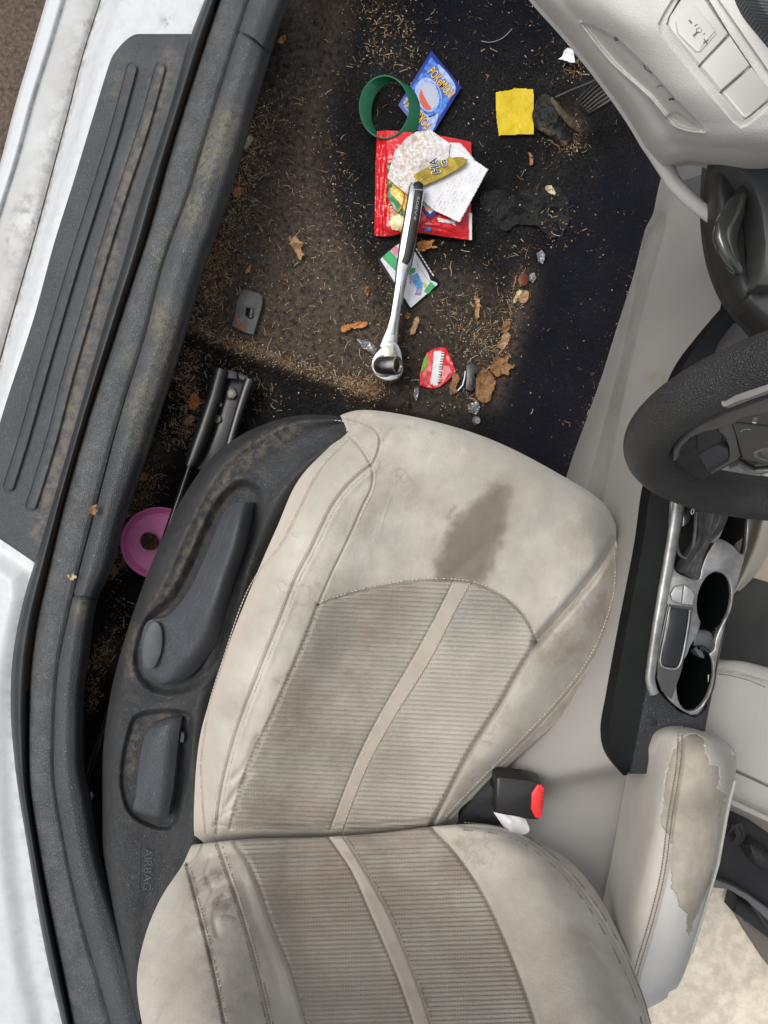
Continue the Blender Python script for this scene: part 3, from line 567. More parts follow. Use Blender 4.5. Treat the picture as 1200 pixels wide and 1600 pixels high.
lever = [[(352, 796, .497), (364, 788, .512), (380, 785, .512), (397, 785, .497)],
         [(345, 812, .505), (360, 806, .524), (377, 805, .524), (393, 807, .505)],
         [(330, 848, .505), (347, 850, .530), (366, 855, .530), (382, 860, .505)],
         [(312, 890, .505), (330, 895, .532), (350, 903, .532), (366, 908, .505)],
         [(292, 928, .504), (313, 938, .532), (336, 948, .532), (352, 956, .504)],
         [(262, 962, .502), (292, 975, .527), (322, 988, .528), (340, 1000, .502)],
         [(230, 972, .500), (268, 1005, .516), (302, 1018, .520), (326, 1022, .50)],
         [(221, 1000, .498), (250, 1030, .512), (280, 1042, .512), (304, 1050, .498)],
         [(223, 1040, .494), (240, 1056, .504), (258, 1066, .503), (276, 1067, .494)],
         [(229, 1060, .488), (240, 1067, .490), (250, 1070, .490), (262, 1070, .488)]]
lever = [[r_[0], (r_[1][0], r_[1][1], r_[1][2]-.005), (r_[2][0], r_[2][1], r_[2][2]+.004), r_[3]] for r_ in lever]
Lg = patch(lever, 70, 220); groove(Lg, [(360, 806), (345, 850), (325, 898), (308, 935)], 1.6, .0008)
lv = gmesh('recline_lever', Lg, mat('lever_plastic', (.060, .065, .075), .34, grain=('leather', 600, .0004), speck=(300, .08, (.3, .3, .3)), blotch=(20, .9, 1.15)), seat, skirt=.022, sharp=60)
zl = grid_z(Lg)
slab('pivot_cap', circ(238, 1009, 15, 38, 40, 8), .5135, .006, mat('cap_plastic', (.050, .056, .060), .5, grain=('noise', 900, .00008), blotch=(60, .85, 1.2)), lv, .0012)
l2 = [[(240, 1131, .486), (255, 1127, .496), (270, 1123, .498), (284, 1121, .492)], [(232, 1140, .492), (250, 1137, .503), (266, 1133, .505), (282, 1131, .497)],
      [(218, 1190, .494), (235, 1192, .508), (254, 1196, .509), (274, 1200, .497)], [(212, 1245, .494), (230, 1250, .507), (248, 1254, .508), (266, 1256, .496)],
      [(209, 1264, .490), (228, 1271, .500), (245, 1276, .501), (260, 1278, .492)], [(212, 1268, .484), (228, 1275, .490), (245, 1280, .490), (257, 1281, .485)]]
gmesh('height_lever', patch(l2, 50, 110), MATS['lever_plastic'], seat, skirt=.020, sharp=60)
slab('lever_catch', [(283, 1144), (288, 1146), (287, 1160), (281, 1160)], .494, .006, plate_m, seat, .0004)
# ---------------- seat rail in front of the cushion
metal_b = mat('black_painted_metal', (.014, .014, .015), .33, blotch=(40, .7, 1.3), speck=(260, .09, (.2, .17, .13)), coat=.2)
rail = sweep('seat_rail', [(346, 578, .274), (335, 620, .276), (318, 672, .278), (302, 716, .278), (297, 728, .277)], [.021, .021, .021, .020, .014], [.020]*5, metal_b, seat, 24, 2.6)
sweep('rail_rod', [(300, 718, .276), (283, 770, .28), (262, 830, .28), (240, 900, .28), (205, 1010, .28), (150, 1180, .28), (138, 1220, .28)], .010, .012, metal_b, rail, 14)
sweep('rail_channel', [(391, 594, .272), (384, 612, .273), (372, 650, .273), (358, 700, .272), (330, 790, .27)], [.016, .014, .013, .013, .013], .016, metal_b, rail, 16, 3)
slab('rail_base', [(348, 580), (384, 592), (392, 600), (370, 650), (345, 730), (300, 735), (318, 680), (330, 620)], .262, .02, metal_b, rail, .001)
slab('rail_bridge', [(354, 577), (370, 581), (371, 592), (353, 591)], .274, .016, mat('bracket_plastic', (.03, .032, .034), .5), rail, .0015)
slab('rail_bridge', [(372, 582), (388, 588), (387, 596), (373, 593)], .272, .016, MATS['bracket_plastic'], rail, .0015)
boltm = mat('dusty_steel', (.16, .145, .12), .45, metal=.7, blotch=(200, .6, 1.2))
slab('bolt_washer', circ(359, 613, 11, 12, 30), .264, .003, metal_b, rail, .0006)
slab('bolt', circ(362, 615, 8.5, 8.5, 6, 15), .272, .01, boltm, rail, .0012)
slab('bolt', circ(339.5, 655, 6.5, 6.5, 24), .267, .006, boltm, rail, .001)
slab('bolt', circ(343, 632, 3.6, 4, 16), .265, .004, chrome2, rail, .0006)
# ================================================================ CENTRE CONSOLE
con = empty('centre_console', 'grey centre console with silver top plate, two cup holders and worn padded armrest', 'car console', (1050, 1000, .27))
bot = [(1050, 200), (1030, 270), (1016, 335), (1003, 362), (990, 420), (955, 530), (920, 640), (888, 735), (840, 890), (780, 1080), (710, 1290), (640, 1480), (580, 1680)]
top = [(1290, 160, .60), (1215, 250, .595), (1170, 330, .59), (1140, 400, .585), (1120, 500, .575), (1080, 575, .565), (1045, 660, .555), (1018, 765, .55), (1000, 880, .545), (968, 1060, .545), (962, 1190, .54), (982, 1216, .50), (974, 1310, .47), (962, 1400, .46), (930, 1660, .44)]
B_ = spl(bot, 13); T_ = spl(top, 13); rowsC = []
Bq = spl(bot, 300); Tq = spl(top, 300)
ts = np.array([0, .12, .3, .5, .7, .88, 1.]); Gk = []
for t in ts:
    zb_ = .262+.20*sstep((Bq[:, 1]-700)/600); r = np.column_stack([Bq[:, :2]*(1-t)+Tq[:, :2]*t, zb_+(Tq[:, 2]-zb_)*(t**.93)]); Gk.append(r)
Gk = herm(ts, np.stack(Gk), np.linspace(0, 1, 160))
band = [(1012, 330), (1040, 330), (1026, 400), (1000, 500), (972, 630), (945, 760), (925, 840), (895, 840), (919, 750), (954, 619), (982, 503), (1000, 400)]  # outline of the shadow streak across the side panel
sd_ = pdist(Gk, [(1034, 310), (1025, 400), (998, 505), (970, 632), (943, 760), (920, 850)], 1, False, 60)
W_ = unp(Gk); shade_band = soft(Gk, band, 3)
left = inside(Gk, [(700, 200), (1040, 200), (1034, 310), (1025, 400), (998, 505), (970, 632), (943, 760), (920, 850), (700, 1500), (500, 1700), (590, 2030), (650, 2430)], 0)
Gk[..., 2] -= .0016*shade_band+.0035*np.exp(-(pdist(Gk, [(974, 906), (988, 908)], 0, False, 20)/1.3)**2)
stn = np.exp(-(np.hypot(Gk[..., 0]-1028, (Gk[..., 1]-592)*1.4)/17)**2)
grm = .5*np.exp(-(pdist(Gk, bot, 1, False, 60)/20)**2)+.10
gmesh('side_panel', Gk, greyp, con, dict(grime_shade=np.clip(grm+.5*shade_band, 0, 1), stain=stn))  # diagonal band is a soft shadow painted into the panel colour
# black trim strip along the top of the side panel
lc = spl([(1150, 462), (1100, 520), (1066, 566), (1048, 608), (1032, 680), (1012, 765), (1000, 850), (975, 980), (955, 1090), (946, 1148), (952, 1182), (974, 1212)], 200)
rc = spl([(1162, 492), (1126, 530), (1110, 574), (1100, 620), (1082, 700), (1060, 795), (1046, 870), (1030, 950), (1012, 1050), (997, 1140), (989, 1180), (980, 1211)], 200)
tq = np.linspace(0, 1, 24)[None, :, None]
Gb = np.concatenate([lc[:, None]*(1-tq)+rc[:, None]*tq, np.full((200, 24, 1), .566)], -1); Gb[..., 2] += .045*sstep((790-Gb[..., 1])/200)
u = np.linspace(0, 1, 24)[None]; Gb[..., 2] += .012*u-.008*(1-sstep(u/.08))
gmesh('black_trim', Gb, blackp, con, dict(), skirt=.02)
# satin rail + top plate with holes
rl = spl([(1066, 740), (1060, 788), (1041, 900), (1026, 985), (1018, 1040), (1016, 1062), (1022, 1084)], 90)
sweep('trim_rail', np.column_stack([rl, np.full(90, .588)]), np.linspace(.013, .010, 90), .008, silver, con, 20, 2.3)
pl = [(1066, 740), (1190, 742), (1176, 806), (1166, 862), (1145, 938), (1128, 997), (1116, 1055), (1107, 1090), (1088, 1118), (1062, 1108), (1040, 1086), (1026, 1050), (1030, 985), (1045, 902)]
cup1 = circ(1116, 938, 26, 45, 48, 9); cup2 = circ(1086, 1062, 27, 50, 48, 12)
gate = [(1076, 760), (1124, 760), (1136, 786), (1126, 830), (1104, 868), (1096, 890), (1092, 905), (1075, 902), (1056, 892), (1054, 880)]
pocket = [(1136, 780), (1172, 784), (1168, 812), (1161, 866), (1142, 850), (1124, 842), (1112, 846)]
ZC = .585
def cpl(p): return A(p)
# merge the two cup openings into one figure-of-eight opening
c1_ = cup1[[i for i in range(48) if not (cup1[i][1] > 968 and abs(cup1[i][0]-1103) < 14)]]; neckw = 10
def eight():
    a = circ(1116, 938, 26, 45, 60, 9); b = circ(1086, 1062, 27, 50, 60, 12)
    a = [p for p in a if not (p[1] > 972)]; b = [p for p in b if not (p[1] < 1022)]
    a = sorted(a, key=lambda p: math.atan2(p[1]-930, p[0]-1116)-(0 if math.atan2(p[1]-930, p[0]-1116) > math.pi*.5 else -2*math.pi))
    b = sorted(b, key=lambda p: math.atan2(p[1]-1066, p[0]-1086)-(0 if math.atan2(p[1]-1066, p[0]-1086) > -math.pi*.5 else -2*math.pi))
    return A(a+[A((1118, 1000)), A((1116, 1015))]+b+[A((1080, 1008)), A((1088, 995))])
hole8 = eight()
slab('top_plate', pl, ZC, .005, silver, con, .0015, 90, [hole8, gate, pocket])
def well(name, out, z0, dep, m, par, taper=.9, n=48):
    P = spl(A(out), n, True); c = P.mean(0); rs = []
    for t, s, dz in [(0, 1.03, 0), (.1, .99, .004), (.5, .96, dep*.5), (1, taper, dep-.004), (1, taper*.93, dep), (1, .02, dep)]:
        rs.append(unp(np.column_stack([c+(P-c)*s, np.full(n, z0)]))-[0, 0, dz])
    V = np.vstack(rs); k = len(rs); i = np.arange(k*n).reshape(k, n); j = np.roll(i, -1, 1)
    return mk(name, V, np.stack([i[:-1], j[:-1], j[1:], i[1:]], -1).reshape(-1, 4), m, par, sharp=60)
cw = mat('cup_well_plastic', (.004, .005, .0055), .4, spec=.25)
ch = well('cup_holder', circ(1115, 940, 27, 46, 40, 9), ZC-.002, .115, cw, con); well('cup_holder', circ(1086, 1062, 28, 51, 40, 12), ZC-.002, .115, cw, con)
slab('cup_divider', [(1090, 985), (1112, 988), (1117, 1012), (1100, 1030), (1084, 1012)], ZC-.022, .02, mat('divider_plastic', (.10, .11, .115), .45), con, .003, 30)
for (a, b_, rx, ry, ro) in [(1116, 938, 27, 46, 9), (1086, 1062, 28, 51, 12)]:
    cc = circ(a, b_, rx, ry, 26, ro, -100, 75)
    sweep('cup_rim', np.column_stack([cc, np.full(26, ZC-.004)]), .005, .006, gloss, con, 10)
for (a, b_, dx) in [(1141, 932, 0), (1109, 1063, 0)]:
    slab('cup_clip', [(a-3, b_-9), (a+2, b_-10), (a+3, b_+8), (a-3, b_+10)], ZC-.012, .02, chrome2, con, .001)
well('shifter_well', gate, ZC-.002, .05, mat('dark_well', (.012, .012, .012), .6), con, .95)
well('storage_pocket', pocket, ZC-.002, .06, MATS['dark_well'], con, .95, 40)
bootm = mat('shift_boot_leatherette', (.075, .076, .078), .42, grain=('leather', 700, .00015), blotch=(60, .6, 1.4))
bt = [[(1060, 893, .578), (1074, 900, .584), (1090, 906, .583), (1096, 893, .578)], [(1068, 882, .588), (1080, 888, .602), (1090, 890, .602), (1100, 868, .584)],
      [(1083, 862, .590), (1090, 866, .615), (1097, 864, .618), (1112, 846, .59)], [(1096, 836, .592), (1106, 838, .632), (1112, 838, .634), (1124, 834, .60)],
      [(1098, 812, .595), (1112, 815, .642), (1122, 818, .642), (1134, 818, .61)], [(1100, 785, .60), (1118, 780, .65), (1132, 784, .65), (1142, 790, .63)]]
Gbt = patch(bt, 60, 110)
for L in ([(1076, 899), (1088, 870), (1104, 838)], [(1083, 902), (1093, 872), (1108, 840)], [(1108, 835), (1118, 815), (1125, 790)], [(1098, 860), (1108, 850), (1120, 838)]): groove(Gbt, L, 2.6, .004)
gmesh('shift_boot', Gbt, bootm, con, skirt=.02)
sweep('shift_boot_lip', np.column_stack([spl([(1088, 800), (1086, 832), (1082, 856), (1072, 872), (1060, 864), (1058, 846), (1064, 818)], 40), np.full(40, .582)]), .004, .006, bootm, con, 10)
slab('gear_gate', [(1072, 768), (1092, 768), (1088, 800), (1078, 818), (1066, 822)], .577, .01, gloss, con, .001)
text('gear_lettering', '0', (1078, 803), (1083, 805), (1081, 793), .5785, white, con, .0002)
for q in ([(1050, 938), (1048, 928), (1054, 917), (1066, 914), (1068, 915), (1065, 943)], [(1069, 915), (1079, 919), (1086, 930), (1082, 946), (1066, 943.5)]):
    slab('console_button', q, ZC+.004, .006, mat('silver_button', (.36, .36, .355), .4, metal=.4, blotch=(60, .8, 1.1)), con, .0012)
slab('tray_surround', [(1044, 944), (1083, 950), (1078, 985), (1066, 1046), (1050, 1093), (1034, 1080), (1027, 1060), (1028, 1020)], ZC+.0025, .004, mat('surround_gloss', (.05, .05, .048), .22, coat=.4, speck=(260, .12, (.22, .2, .17)), blotch=(40, .8, 1.4)), con, .001)
slab('tray_lid', [(1049, 949), (1078, 953), (1074, 985), (1061, 1040), (1056, 1044), (1036, 1041), (1033, 1037), (1040, 990)], ZC+.005, .004, gloss, con, .0012, 0)
sweep('tray_rim', np.column_stack([spl([(1078, 953), (1074, 985), (1062, 1039), (1056, 1045), (1036, 1042), (1032, 1037), (1039, 992), (1047, 948)], 60), np.full(60, ZC+.006)]), .0022, .002, silver, con, 8)
# grained rear end of the console, dark
rear = [(1030, 1056), (1046, 1088), (1070, 1108), (1095, 1110), (1108, 1080), (1116, 1070), (1106, 1110), (1100, 1150), (1095, 1200), (985, 1200), (1000, 1140), (1014, 1062)]
slab('console_rear', [(1016, 1050), (1024, 1072), (1040, 1092), (1062, 1112), (1088, 1122), (1106, 1098), (1118, 1052), (1108, 1100), (1101, 1140), (1092, 1210), (985, 1210), (1000, 1130)], .583, .03, plastic, con, .002)
slab('power_socket', circ(1018, 1128, 9, 7, 24, 20), .584, .006, MATS['dark_well'], con, .001)
crumbm = mat('crumbs_tan', (.34, .26, .15), .9)
# console right flank (seen only from the side)
mk('passenger_side_panel', unp(A([[1188, 700, .575], [1100, 1150, .575], [1075, 1440, .50], [1188*.75+150, 725, .27], [1100*.75+150, 1062, .27], [1060*.75+150, 1400, .27]])), [[0, 1, 4, 3], [1, 2, 5, 4]], greyp, con)
# ---------------- armrest
al_ = [(990, 1166), (984, 1200), (972, 1260), (962, 1330), (945, 1400), (925, 1470), (905, 1540), (900, 1600)]
arows = [
 [(1000, 1152, 0.516), (1020, 1140, 0.516), (1044, 1132, 0.516), (1068, 1133, 0.516), (1100, 1141, 0.516), (1126, 1153, 0.516), (1146, 1170, 0.516)],
 [(995, 1156, 0.547), (1018, 1142, 0.565), (1044, 1134, 0.577), (1069, 1135, 0.577), (1100, 1143, 0.577), (1127, 1156, 0.571), (1148, 1176, 0.547)],
 [(988, 1172, 0.516), (1016, 1160, 0.583), (1046, 1152, 0.617), (1068, 1152, 0.626), (1100, 1160, 0.626), (1132, 1176, 0.601), (1150, 1192, 0.516)],
 [(981, 1202, 0.504), (1010, 1192, 0.577), (1042, 1188, 0.626), (1066, 1190, 0.638), (1100, 1196, 0.640), (1134, 1208, 0.620), (1148, 1222, 0.529)],
 [(970, 1262, 0.498), (1000, 1258, 0.577), (1032, 1256, 0.632), (1056, 1262, 0.641), (1092, 1270, 0.644), (1124, 1278, 0.626), (1136, 1286, 0.529)],
 [(958, 1330, 0.498), (988, 1330, 0.577), (1016, 1330, 0.632), (1046, 1335, 0.644), (1082, 1345, 0.648), (1112, 1352, 0.626), (1121, 1358, 0.529)],
 [(944, 1398, 0.498), (972, 1402, 0.577), (999, 1406, 0.632), (1031, 1412, 0.646), (1066, 1420, 0.650), (1094, 1426, 0.626), (1100, 1430, 0.529)],
 [(930, 1460, 0.492), (956, 1468, 0.577), (984, 1476, 0.626), (1014, 1482, 0.641), (1046, 1490, 0.644), (1070, 1494, 0.626), (1078, 1497, 0.529)],
 [(915, 1520, 0.492), (942, 1530, 0.577), (968, 1540, 0.614), (995, 1545, 0.629), (1022, 1546, 0.632), (1044, 1545, 0.614), (1058, 1543, 0.529)],
 [(905, 1560, 0.480), (930, 1572, 0.541), (955, 1582, 0.565), (985, 1586, 0.571), (1008, 1576, 0.571), (1030, 1565, 0.565), (1044, 1556, 0.516)],
 [(905, 1562, 0.440), (930, 1574, 0.440), (955, 1584, 0.440), (985, 1588, 0.440), (1008, 1578, 0.440), (1030, 1567, 0.440), (1044, 1558, 0.440)]]
Ga = patch(arows, 220, 480)
sm = [(1069, 1133), (1068, 1160), (1066, 1194), (1053, 1275), (1041, 1366), (1022, 1444), (1000, 1519), (988, 1570)]
groove(Ga, sm, 2.2, .0022); groove(Ga, off(sm, 6), 1.3, .0010)
wp = [(1058, 1166), (1068, 1150), (1086, 1146), (1098, 1152), (1102, 1172), (1110, 1194), (1122, 1196), (1126, 1210), (1122, 1232), (1134, 1240), (1128, 1262), (1116, 1320), (1112, 1375), (1098, 1405), (1086, 1440), (1078, 1462), (1071, 1455), (1074, 1428), (1062, 1415), (1058, 1398), (1049, 1388), (1050, 1362), (1047, 1340), (1050, 1300), (1040, 1300), (1034, 1290), (1036, 1240), (1044, 1192), (1052, 1172)]
Gn = Ga.copy(); Gn[..., 0] += 7*(fbm(Ga[..., 0]/6, Ga[..., 1]/6, 51)-.5); Gn[..., 1] += 9*(fbm(Ga[..., 0]/7, Ga[..., 1]/7, 52)-.5)
wm = soft(Gn, wp, 1.3, 0); we = pdist(Gn, wp, 0, True, 20)
Ga[..., 2] += -.0012*wm+.0005*np.exp(-((we-1.5)/1.2)**2)*(wm < .5)
inW = wm > .5
pale_ = soft(Ga, [(1060, 1350), (1110, 1400), (1060, 1570), (960, 1600), (1000, 1500), (1040, 1390)], 20)
arm = gmesh('armrest', Ga, vinyl, con, dict(stain=.5*soft(Ga, [(1100, 1180), (1150, 1180), (1140, 1280), (1100, 1400), (1090, 1300)], 15), pale=.85*pale_), mask=~inW)
gmesh('worn_patch', Ga, worn, arm, dict(), mask=inW)
za = grid_z(Ga); stitches('stitching', [off(sm, 3), off(sm, 9)], za, thread_d, arm, step=5, ln=3)
sweep('edge_piping', [(1148, 1220, .57), (1138, 1260, .575), (1122, 1350, .575), (1100, 1424, .575), (1080, 1490, .575)], .0035, .003, vinyl, arm, 10)
slab('console_base', [(985, 1180), (1148, 1180), (1135, 1290), (1100, 1430), (1062, 1490), (990, 1490), (985, 1390)], .50, .22, greyp, con, .003)
# ================================================================ BELT BUCKLE
bk = empty('belt_buckle', 'black seat belt buckle with red release button between seat and console', 'belt buckle', (800, 1250, .48))
blm = mat('buckle_black_plastic', (.013, .013, .014), .42, grain=('noise', 900, .00005))
slab('housing', [(776, 1217), (782, 1214), (832, 1220), (848, 1226), (852, 1236), (848, 1274), (842, 1282), (826, 1281), (774, 1270)], .545, .035, blm, bk, .003)
rd = mat('red_button_plastic', (.75, .035, .035), .35)
slab('release_button', [(831, 1240), (840, 1227), (847, 1227), (851, 1233), (847, 1275), (841, 1280), (836, 1277), (830, 1265)], .5475, .010, rd, bk, .0012)
text('button_lettering', 'PRESS', (845.5, 1238), (843.5, 1264), (849, 1238), .5479, mat('dark_red_ink', (.35, .01, .01), .5), bk, .0001)
sweep('stalk', [(792, 1240, .515), (765, 1262, .50), (738, 1285, .47), (700, 1310, .42)], [.050, .045, .04, .04], [.022, .018, .016, .016], mat('stalk_rubber', (.03, .032, .035), .5, blotch=(40, .7, 1.2)), bk, 20, 3)
tg = patch([[(771, 1269, .532), (790, 1273, .535), (808, 1276, .534), (821, 1280, .530)], [(780, 1282, .530), (796, 1284, .537), (812, 1287, .533), (827, 1298, .528)], [(790, 1296, .522), (798, 1300, .530), (806, 1305, .522), (812, 1306, .52)]], 20, 16)
tg[..., 2] += .003*(fbm(tg[..., 0]/7, tg[..., 1]/9, 61)-.5)
tag(gmesh('paper_tag', tg, white, None, dict(dirt=0*tg[..., 0]), skirt=.0006), 'folded white paper tag hanging under the seat belt buckle', 'tag')
# ================================================================ DASHBOARD (lower left)
dash = empty('dashboard', 'pale grey lower dashboard with three blank switches and fuse cover in the top right', 'dashboard', (1120, 120, .75))
dr_ = [
 [(775, -90, .70), (826, -10, .71), (882, 54, .72), (938, 124, .73), (982, 186, .735), (1010, 232, .735), (1030, 258, .73), (1034, 264, .70)],
 [(790, -90, .765), (838, -8, .775), (893, 54, .785), (947, 122, .79), (992, 184, .79), (1018, 226, .785), (1040, 256, .765), (1043, 262, .71)],
 [(840, -90, .82), (880, -5, .83), (936, 60, .835), (988, 124, .838), (1032, 184, .833), (1056, 222, .82), (1076, 248, .79), (1080, 254, .72)],
 [(890, -90, .855), (925, -5, .865), (985, 64, .872), (1038, 134, .872), (1080, 188, .866), (1102, 226, .85), (1122, 254, .80), (1124, 262, .73)],
 [(960, -90, .885), (996, -10, .892), (1052, 60, .90), (1104, 130, .90), (1142, 190, .893), (1160, 230, .872), (1172, 262, .81), (1174, 268, .74)],
 [(1030, -90, .905), (1075, -18, .912), (1132, 52, .915), (1182, 122, .915), (1216, 184, .908), (1232, 230, .885), (1236, 256, .82), (1238, 262, .75)],
 [(1080, -90, .91), (1124, -10, .918), (1180, 60, .922), (1226, 124, .92), (1258, 184, .912), (1280, 226, .888), (1290, 250, .82), (1294, 258, .75)],
 [(1110, -95, .912), (1152, -16, .92), (1206, 54, .925), (1254, 120, .922), (1290, 180, .914), (1330, 222, .888), (1350, 246, .82), (1354, 254, .75)],
 [(1125, -100, .895), (1166, -20, .90), (1220, 50, .905), (1270, 118, .905), (1310, 178, .90), (1350, 218, .87), (1370, 240, .81), (1374, 248, .74)]]
D_ = patch(dr_, 460, 460)
fz = [(910, 38), (928, 42), (964, 62), (1012, 108), (1052, 154), (1084, 186), (1100, 205), (1080, 203), (1062, 198), (1044, 182), (1018, 152), (956, 96)]
D_[..., 2] -= .0045*soft(D_, fz, 3.5, 0)
groove(D_, [(1100, 205), (1084, 186), (1052, 154), (1012, 108), (964, 62)], .9, .0012)
D_[..., 2] += .0028*np.exp(-(pdist(D_, [(908, 36), (955, 96), (1018, 154), (1044, 186), (1064, 201), (1098, 207)], 1, False, 20)/4)**2)
D_[..., 2] -= .0035*soft(D_, [(1040, 186), (1056, 176), (1070, 184), (1092, 203), (1064, 199)], 3)
bez = [(1054, -6), (1038, 20), (1029, 38), (1033, 54), (1088, 122), (1146, 190), (1158, 199), (1170, 194), (1206, 164), (1206, 120), (1124, 2), (1112, -16)]
D_[..., 2] -= .0030*soft(D_, bez, 1.6, 0)
rec = [(1066, -10), (1046, 26), (1042, 38), (1048, 50), (1100, 116), (1158, 184), (1164, 187), (1174, 180), (1210, 148), (1210, 158), (1140, 54), (1100, -12)]
D_[..., 2] -= .0045*soft(D_, rec, .9, 0)
gmesh('lower_panel', D_, dashp, dash, skirt=.006, sides='NSEW')
zd = surf_z(dash.children[0]) if False else grid_z(D_)
def on(p, h):
    return lambda x, y: zd(x, y)+h
def plane(p):       # least-squares plane of the dash under an outline
    P = A(p, float); Z = A([zd(*q) for q in P]); M = np.column_stack([P, np.ones(len(P))]); c = np.linalg.lstsq(M, Z, rcond=None)[0]; return lambda x, y, h=0.: c[0]*x+c[1]*y+c[2]+h
btns = [[(1069, -8), (1048, 24), (1045, 37), (1050, 47), (1093.5, 99), (1138, 52), (1101, -2)], [(1096, 102), (1127, 140), (1172, 101), (1141, 55)], [(1129.5, 143), (1160, 180), (1165, 183), (1172, 179), (1210, 146), (1203, 139), (1175, 104)]]
for q in btns:
    pz = plane(q); slab('switch_blank', q, 0, .008, btnp, dash, .0010, zf=lambda x, y: pz(x, y, .0042))
pz = plane(btns[0]); ink = mat('dark_grey_ink', (.06, .06, .06), .6)
pad = [(1079, 6), (1056, 32), (1060, 52), (1088, 80), (1096, 80), (1122, 52), (1120, 46), (1090, 8)]
Pd = slab('switch_pad', pad, 0, .003, btnp, dash, .0022, 0, zf=lambda x, y: pz(x, y, .0052))
zi = lambda x, y: pz(x, y, .0055)
def line2(name, pts, wd, m, par, zf, n=24):
    P = spl(pts, n); return sweep(name, np.column_stack([P, [zf(*q) for q in P]]), wd, .0004, m, par, n=6)
line2('minus_mark', [(1077, 31), (1081, 36)], .0009, ink, dash, zi, 4)
line2('plus_mark', [(1100, 61), (1105, 68)], .0006, ink, dash, zi, 4); line2('plus_mark', [(1099, 67.5), (1106.5, 62)], .0006, ink, dash, zi, 4)
line2('dimmer_symbol', [(1085, 41), (1090, 38), (1097, 39), (1102, 44), (1102, 51), (1099, 54)], .0006, ink, dash, zi)
line2('dimmer_symbol', [(1083, 55), (1089, 49), (1088, 46), (1092, 43.5), (1096, 45), (1096, 49), (1092, 51), (1090, 50), (1085, 56), (1083, 54)], .0004, ink, dash, zi, 40)
for a in ((964, 60, 5, 3.4), (1052, 154, 4, 1.6), (1047, 155, 2, 1.2)):
    pp = circ(a[0], a[1], a[2], a[3], 4, 15); zq = zd(a[0], a[1]); slab('clip_slot', pp, zq+.0012, .001, ink, dash, 0)
line2('cover_seam', [(1006, 101), (1008, 107), (1014, 111), (1019, 115)], .0007, ink, dash, lambda x, y: zd(x, y)+.0006)
line2('cover_seam', [(1026, 136), (1030, 134), (1038, 135)], .0005, ink, dash, lambda x, y: zd(x, y)+.0006)
# curved bracket that loops down from the panel, and the knee panel behind it
sweep('lower_loop', [(1026, 230, .735), (1040, 262, .735), (1052, 284, .735), (1070, 304, .735), (1092, 324, .735), (1120, 344, .735), (1170, 372, .73)], [.020, .0145, .013, .0125, .012, .012, .012], [.02, .014, .012, .012, .012, .012, .012], btnp, dash, 22)
knee = mat('knee_panel_grey', (.13, .13, .125), .5)
mk('knee_panel', unp(A([[1044, 240, .66], [1190, 240, .66], [1190, 400, .60], [1112, 330, .64], [1060, 285, .66]])), [[0, 4, 3, 2, 1]], knee, dash, smooth=False)
# black cloth-covered top corner
hoodm = mat('dark_grille_cloth', (.075, .085, .09), .7, ribs=(5.0, 3.6, .7), blotch=(30, .8, 1.2))
hg = patch([[(1150, -90, .93), (1160, -8, .93), (1196, 50, .93), (1260, 120, .93)], [(1176, -90, .945), (1184, -8, .945), (1218, 46, .945), (1280, 110, .945)], [(1300, -90, .95), (1310, -8, .95), (1340, 40, .95), (1400, 100, .95)]], 60, 60)
gmesh('instrument_hood', hg, hoodm, dash, skirt=.03, uv=np.stack([hg[..., 0]/100, (hg[..., 1]-.1*hg[..., 0])/100], -1))
# ================================================================ STEERING COLUMN SHROUD
colm = mat('column_black_plastic', (.030, .031, .031), .5, grain=('noise', 500, .0001), blotch=(10, .85, 1.2))
colg = mat('column_grey_plastic', (.055, .056, .055), .5, grain=('noise', 500, .0001))
sc = empty('steering_column', 'black steering column shroud with glossy tilt lever behind the wheel', 'steering column', (1160, 380, .66))
cr = [[(1104, 235, .70), (1101, 270, .70), (1099, 320, .70), (1102, 370, .70), (1112, 420, .70), (1132, 468, .70), (1168, 514, .70), (1210, 560, .70)],
      [(1112, 235, .745), (1108, 275, .748), (1107, 322, .748), (1111, 370, .748), (1121, 416, .748), (1140, 460, .748), (1174, 502, .748), (1215, 545, .748)],
      [(1140, 235, .77), (1130, 280, .775), (1130, 325, .775), (1134, 370, .775), (1145, 410, .775), (1162, 446, .775), (1192, 484, .775), (1230, 520, .775)],
      [(1165, 235, .775), (1160, 280, .775), (1164, 325, .77), (1170, 368, .768), (1176, 405, .768), (1184, 430, .772), (1205, 462, .777), (1240, 500, .78)],
      [(1200, 235, .78), (1200, 280, .78), (1202, 325, .78), (1204, 368, .78), (1206, 400, .78), (1208, 420, .78), (1222, 448, .78), (1250, 480, .78)],
      [(1290, 235, .79), (1290, 280, .79), (1290, 325, .79), (1290, 368, .79), (1290, 400, .79), (1290, 420, .79), (1290, 448, .79), (1300, 480, .79)]]
K_ = patch(cr, 260, 200)
K_[..., 2] -= .03*soft(K_, [(1152, 250), (1176, 290), (1190, 340), (1194, 390), (1188, 430), (1176, 440), (1168, 410), (1166, 360), (1158, 310)], 5)
groove(K_, [(1148, 480), (1166, 466), (1180, 440), (1194, 430)], 2, .002)
gmesh('column_shroud', K_, colm, sc, skirt=.008, sides='NSEW')
slab('shroud_upper', [(1138, 240), (1152, 262), (1176, 290), (1189, 330), (1195, 380), (1192, 420), (1184, 446), (1240, 450), (1330, 430), (1330, 240)], .795, .03, colg, sc, .006)
lvg = mat('gloss_lever', (.035, .036, .036), .15, coat=.7, blotch=(40, .7, 1.3), speck=(300, .1, (.2, .2, .18)))
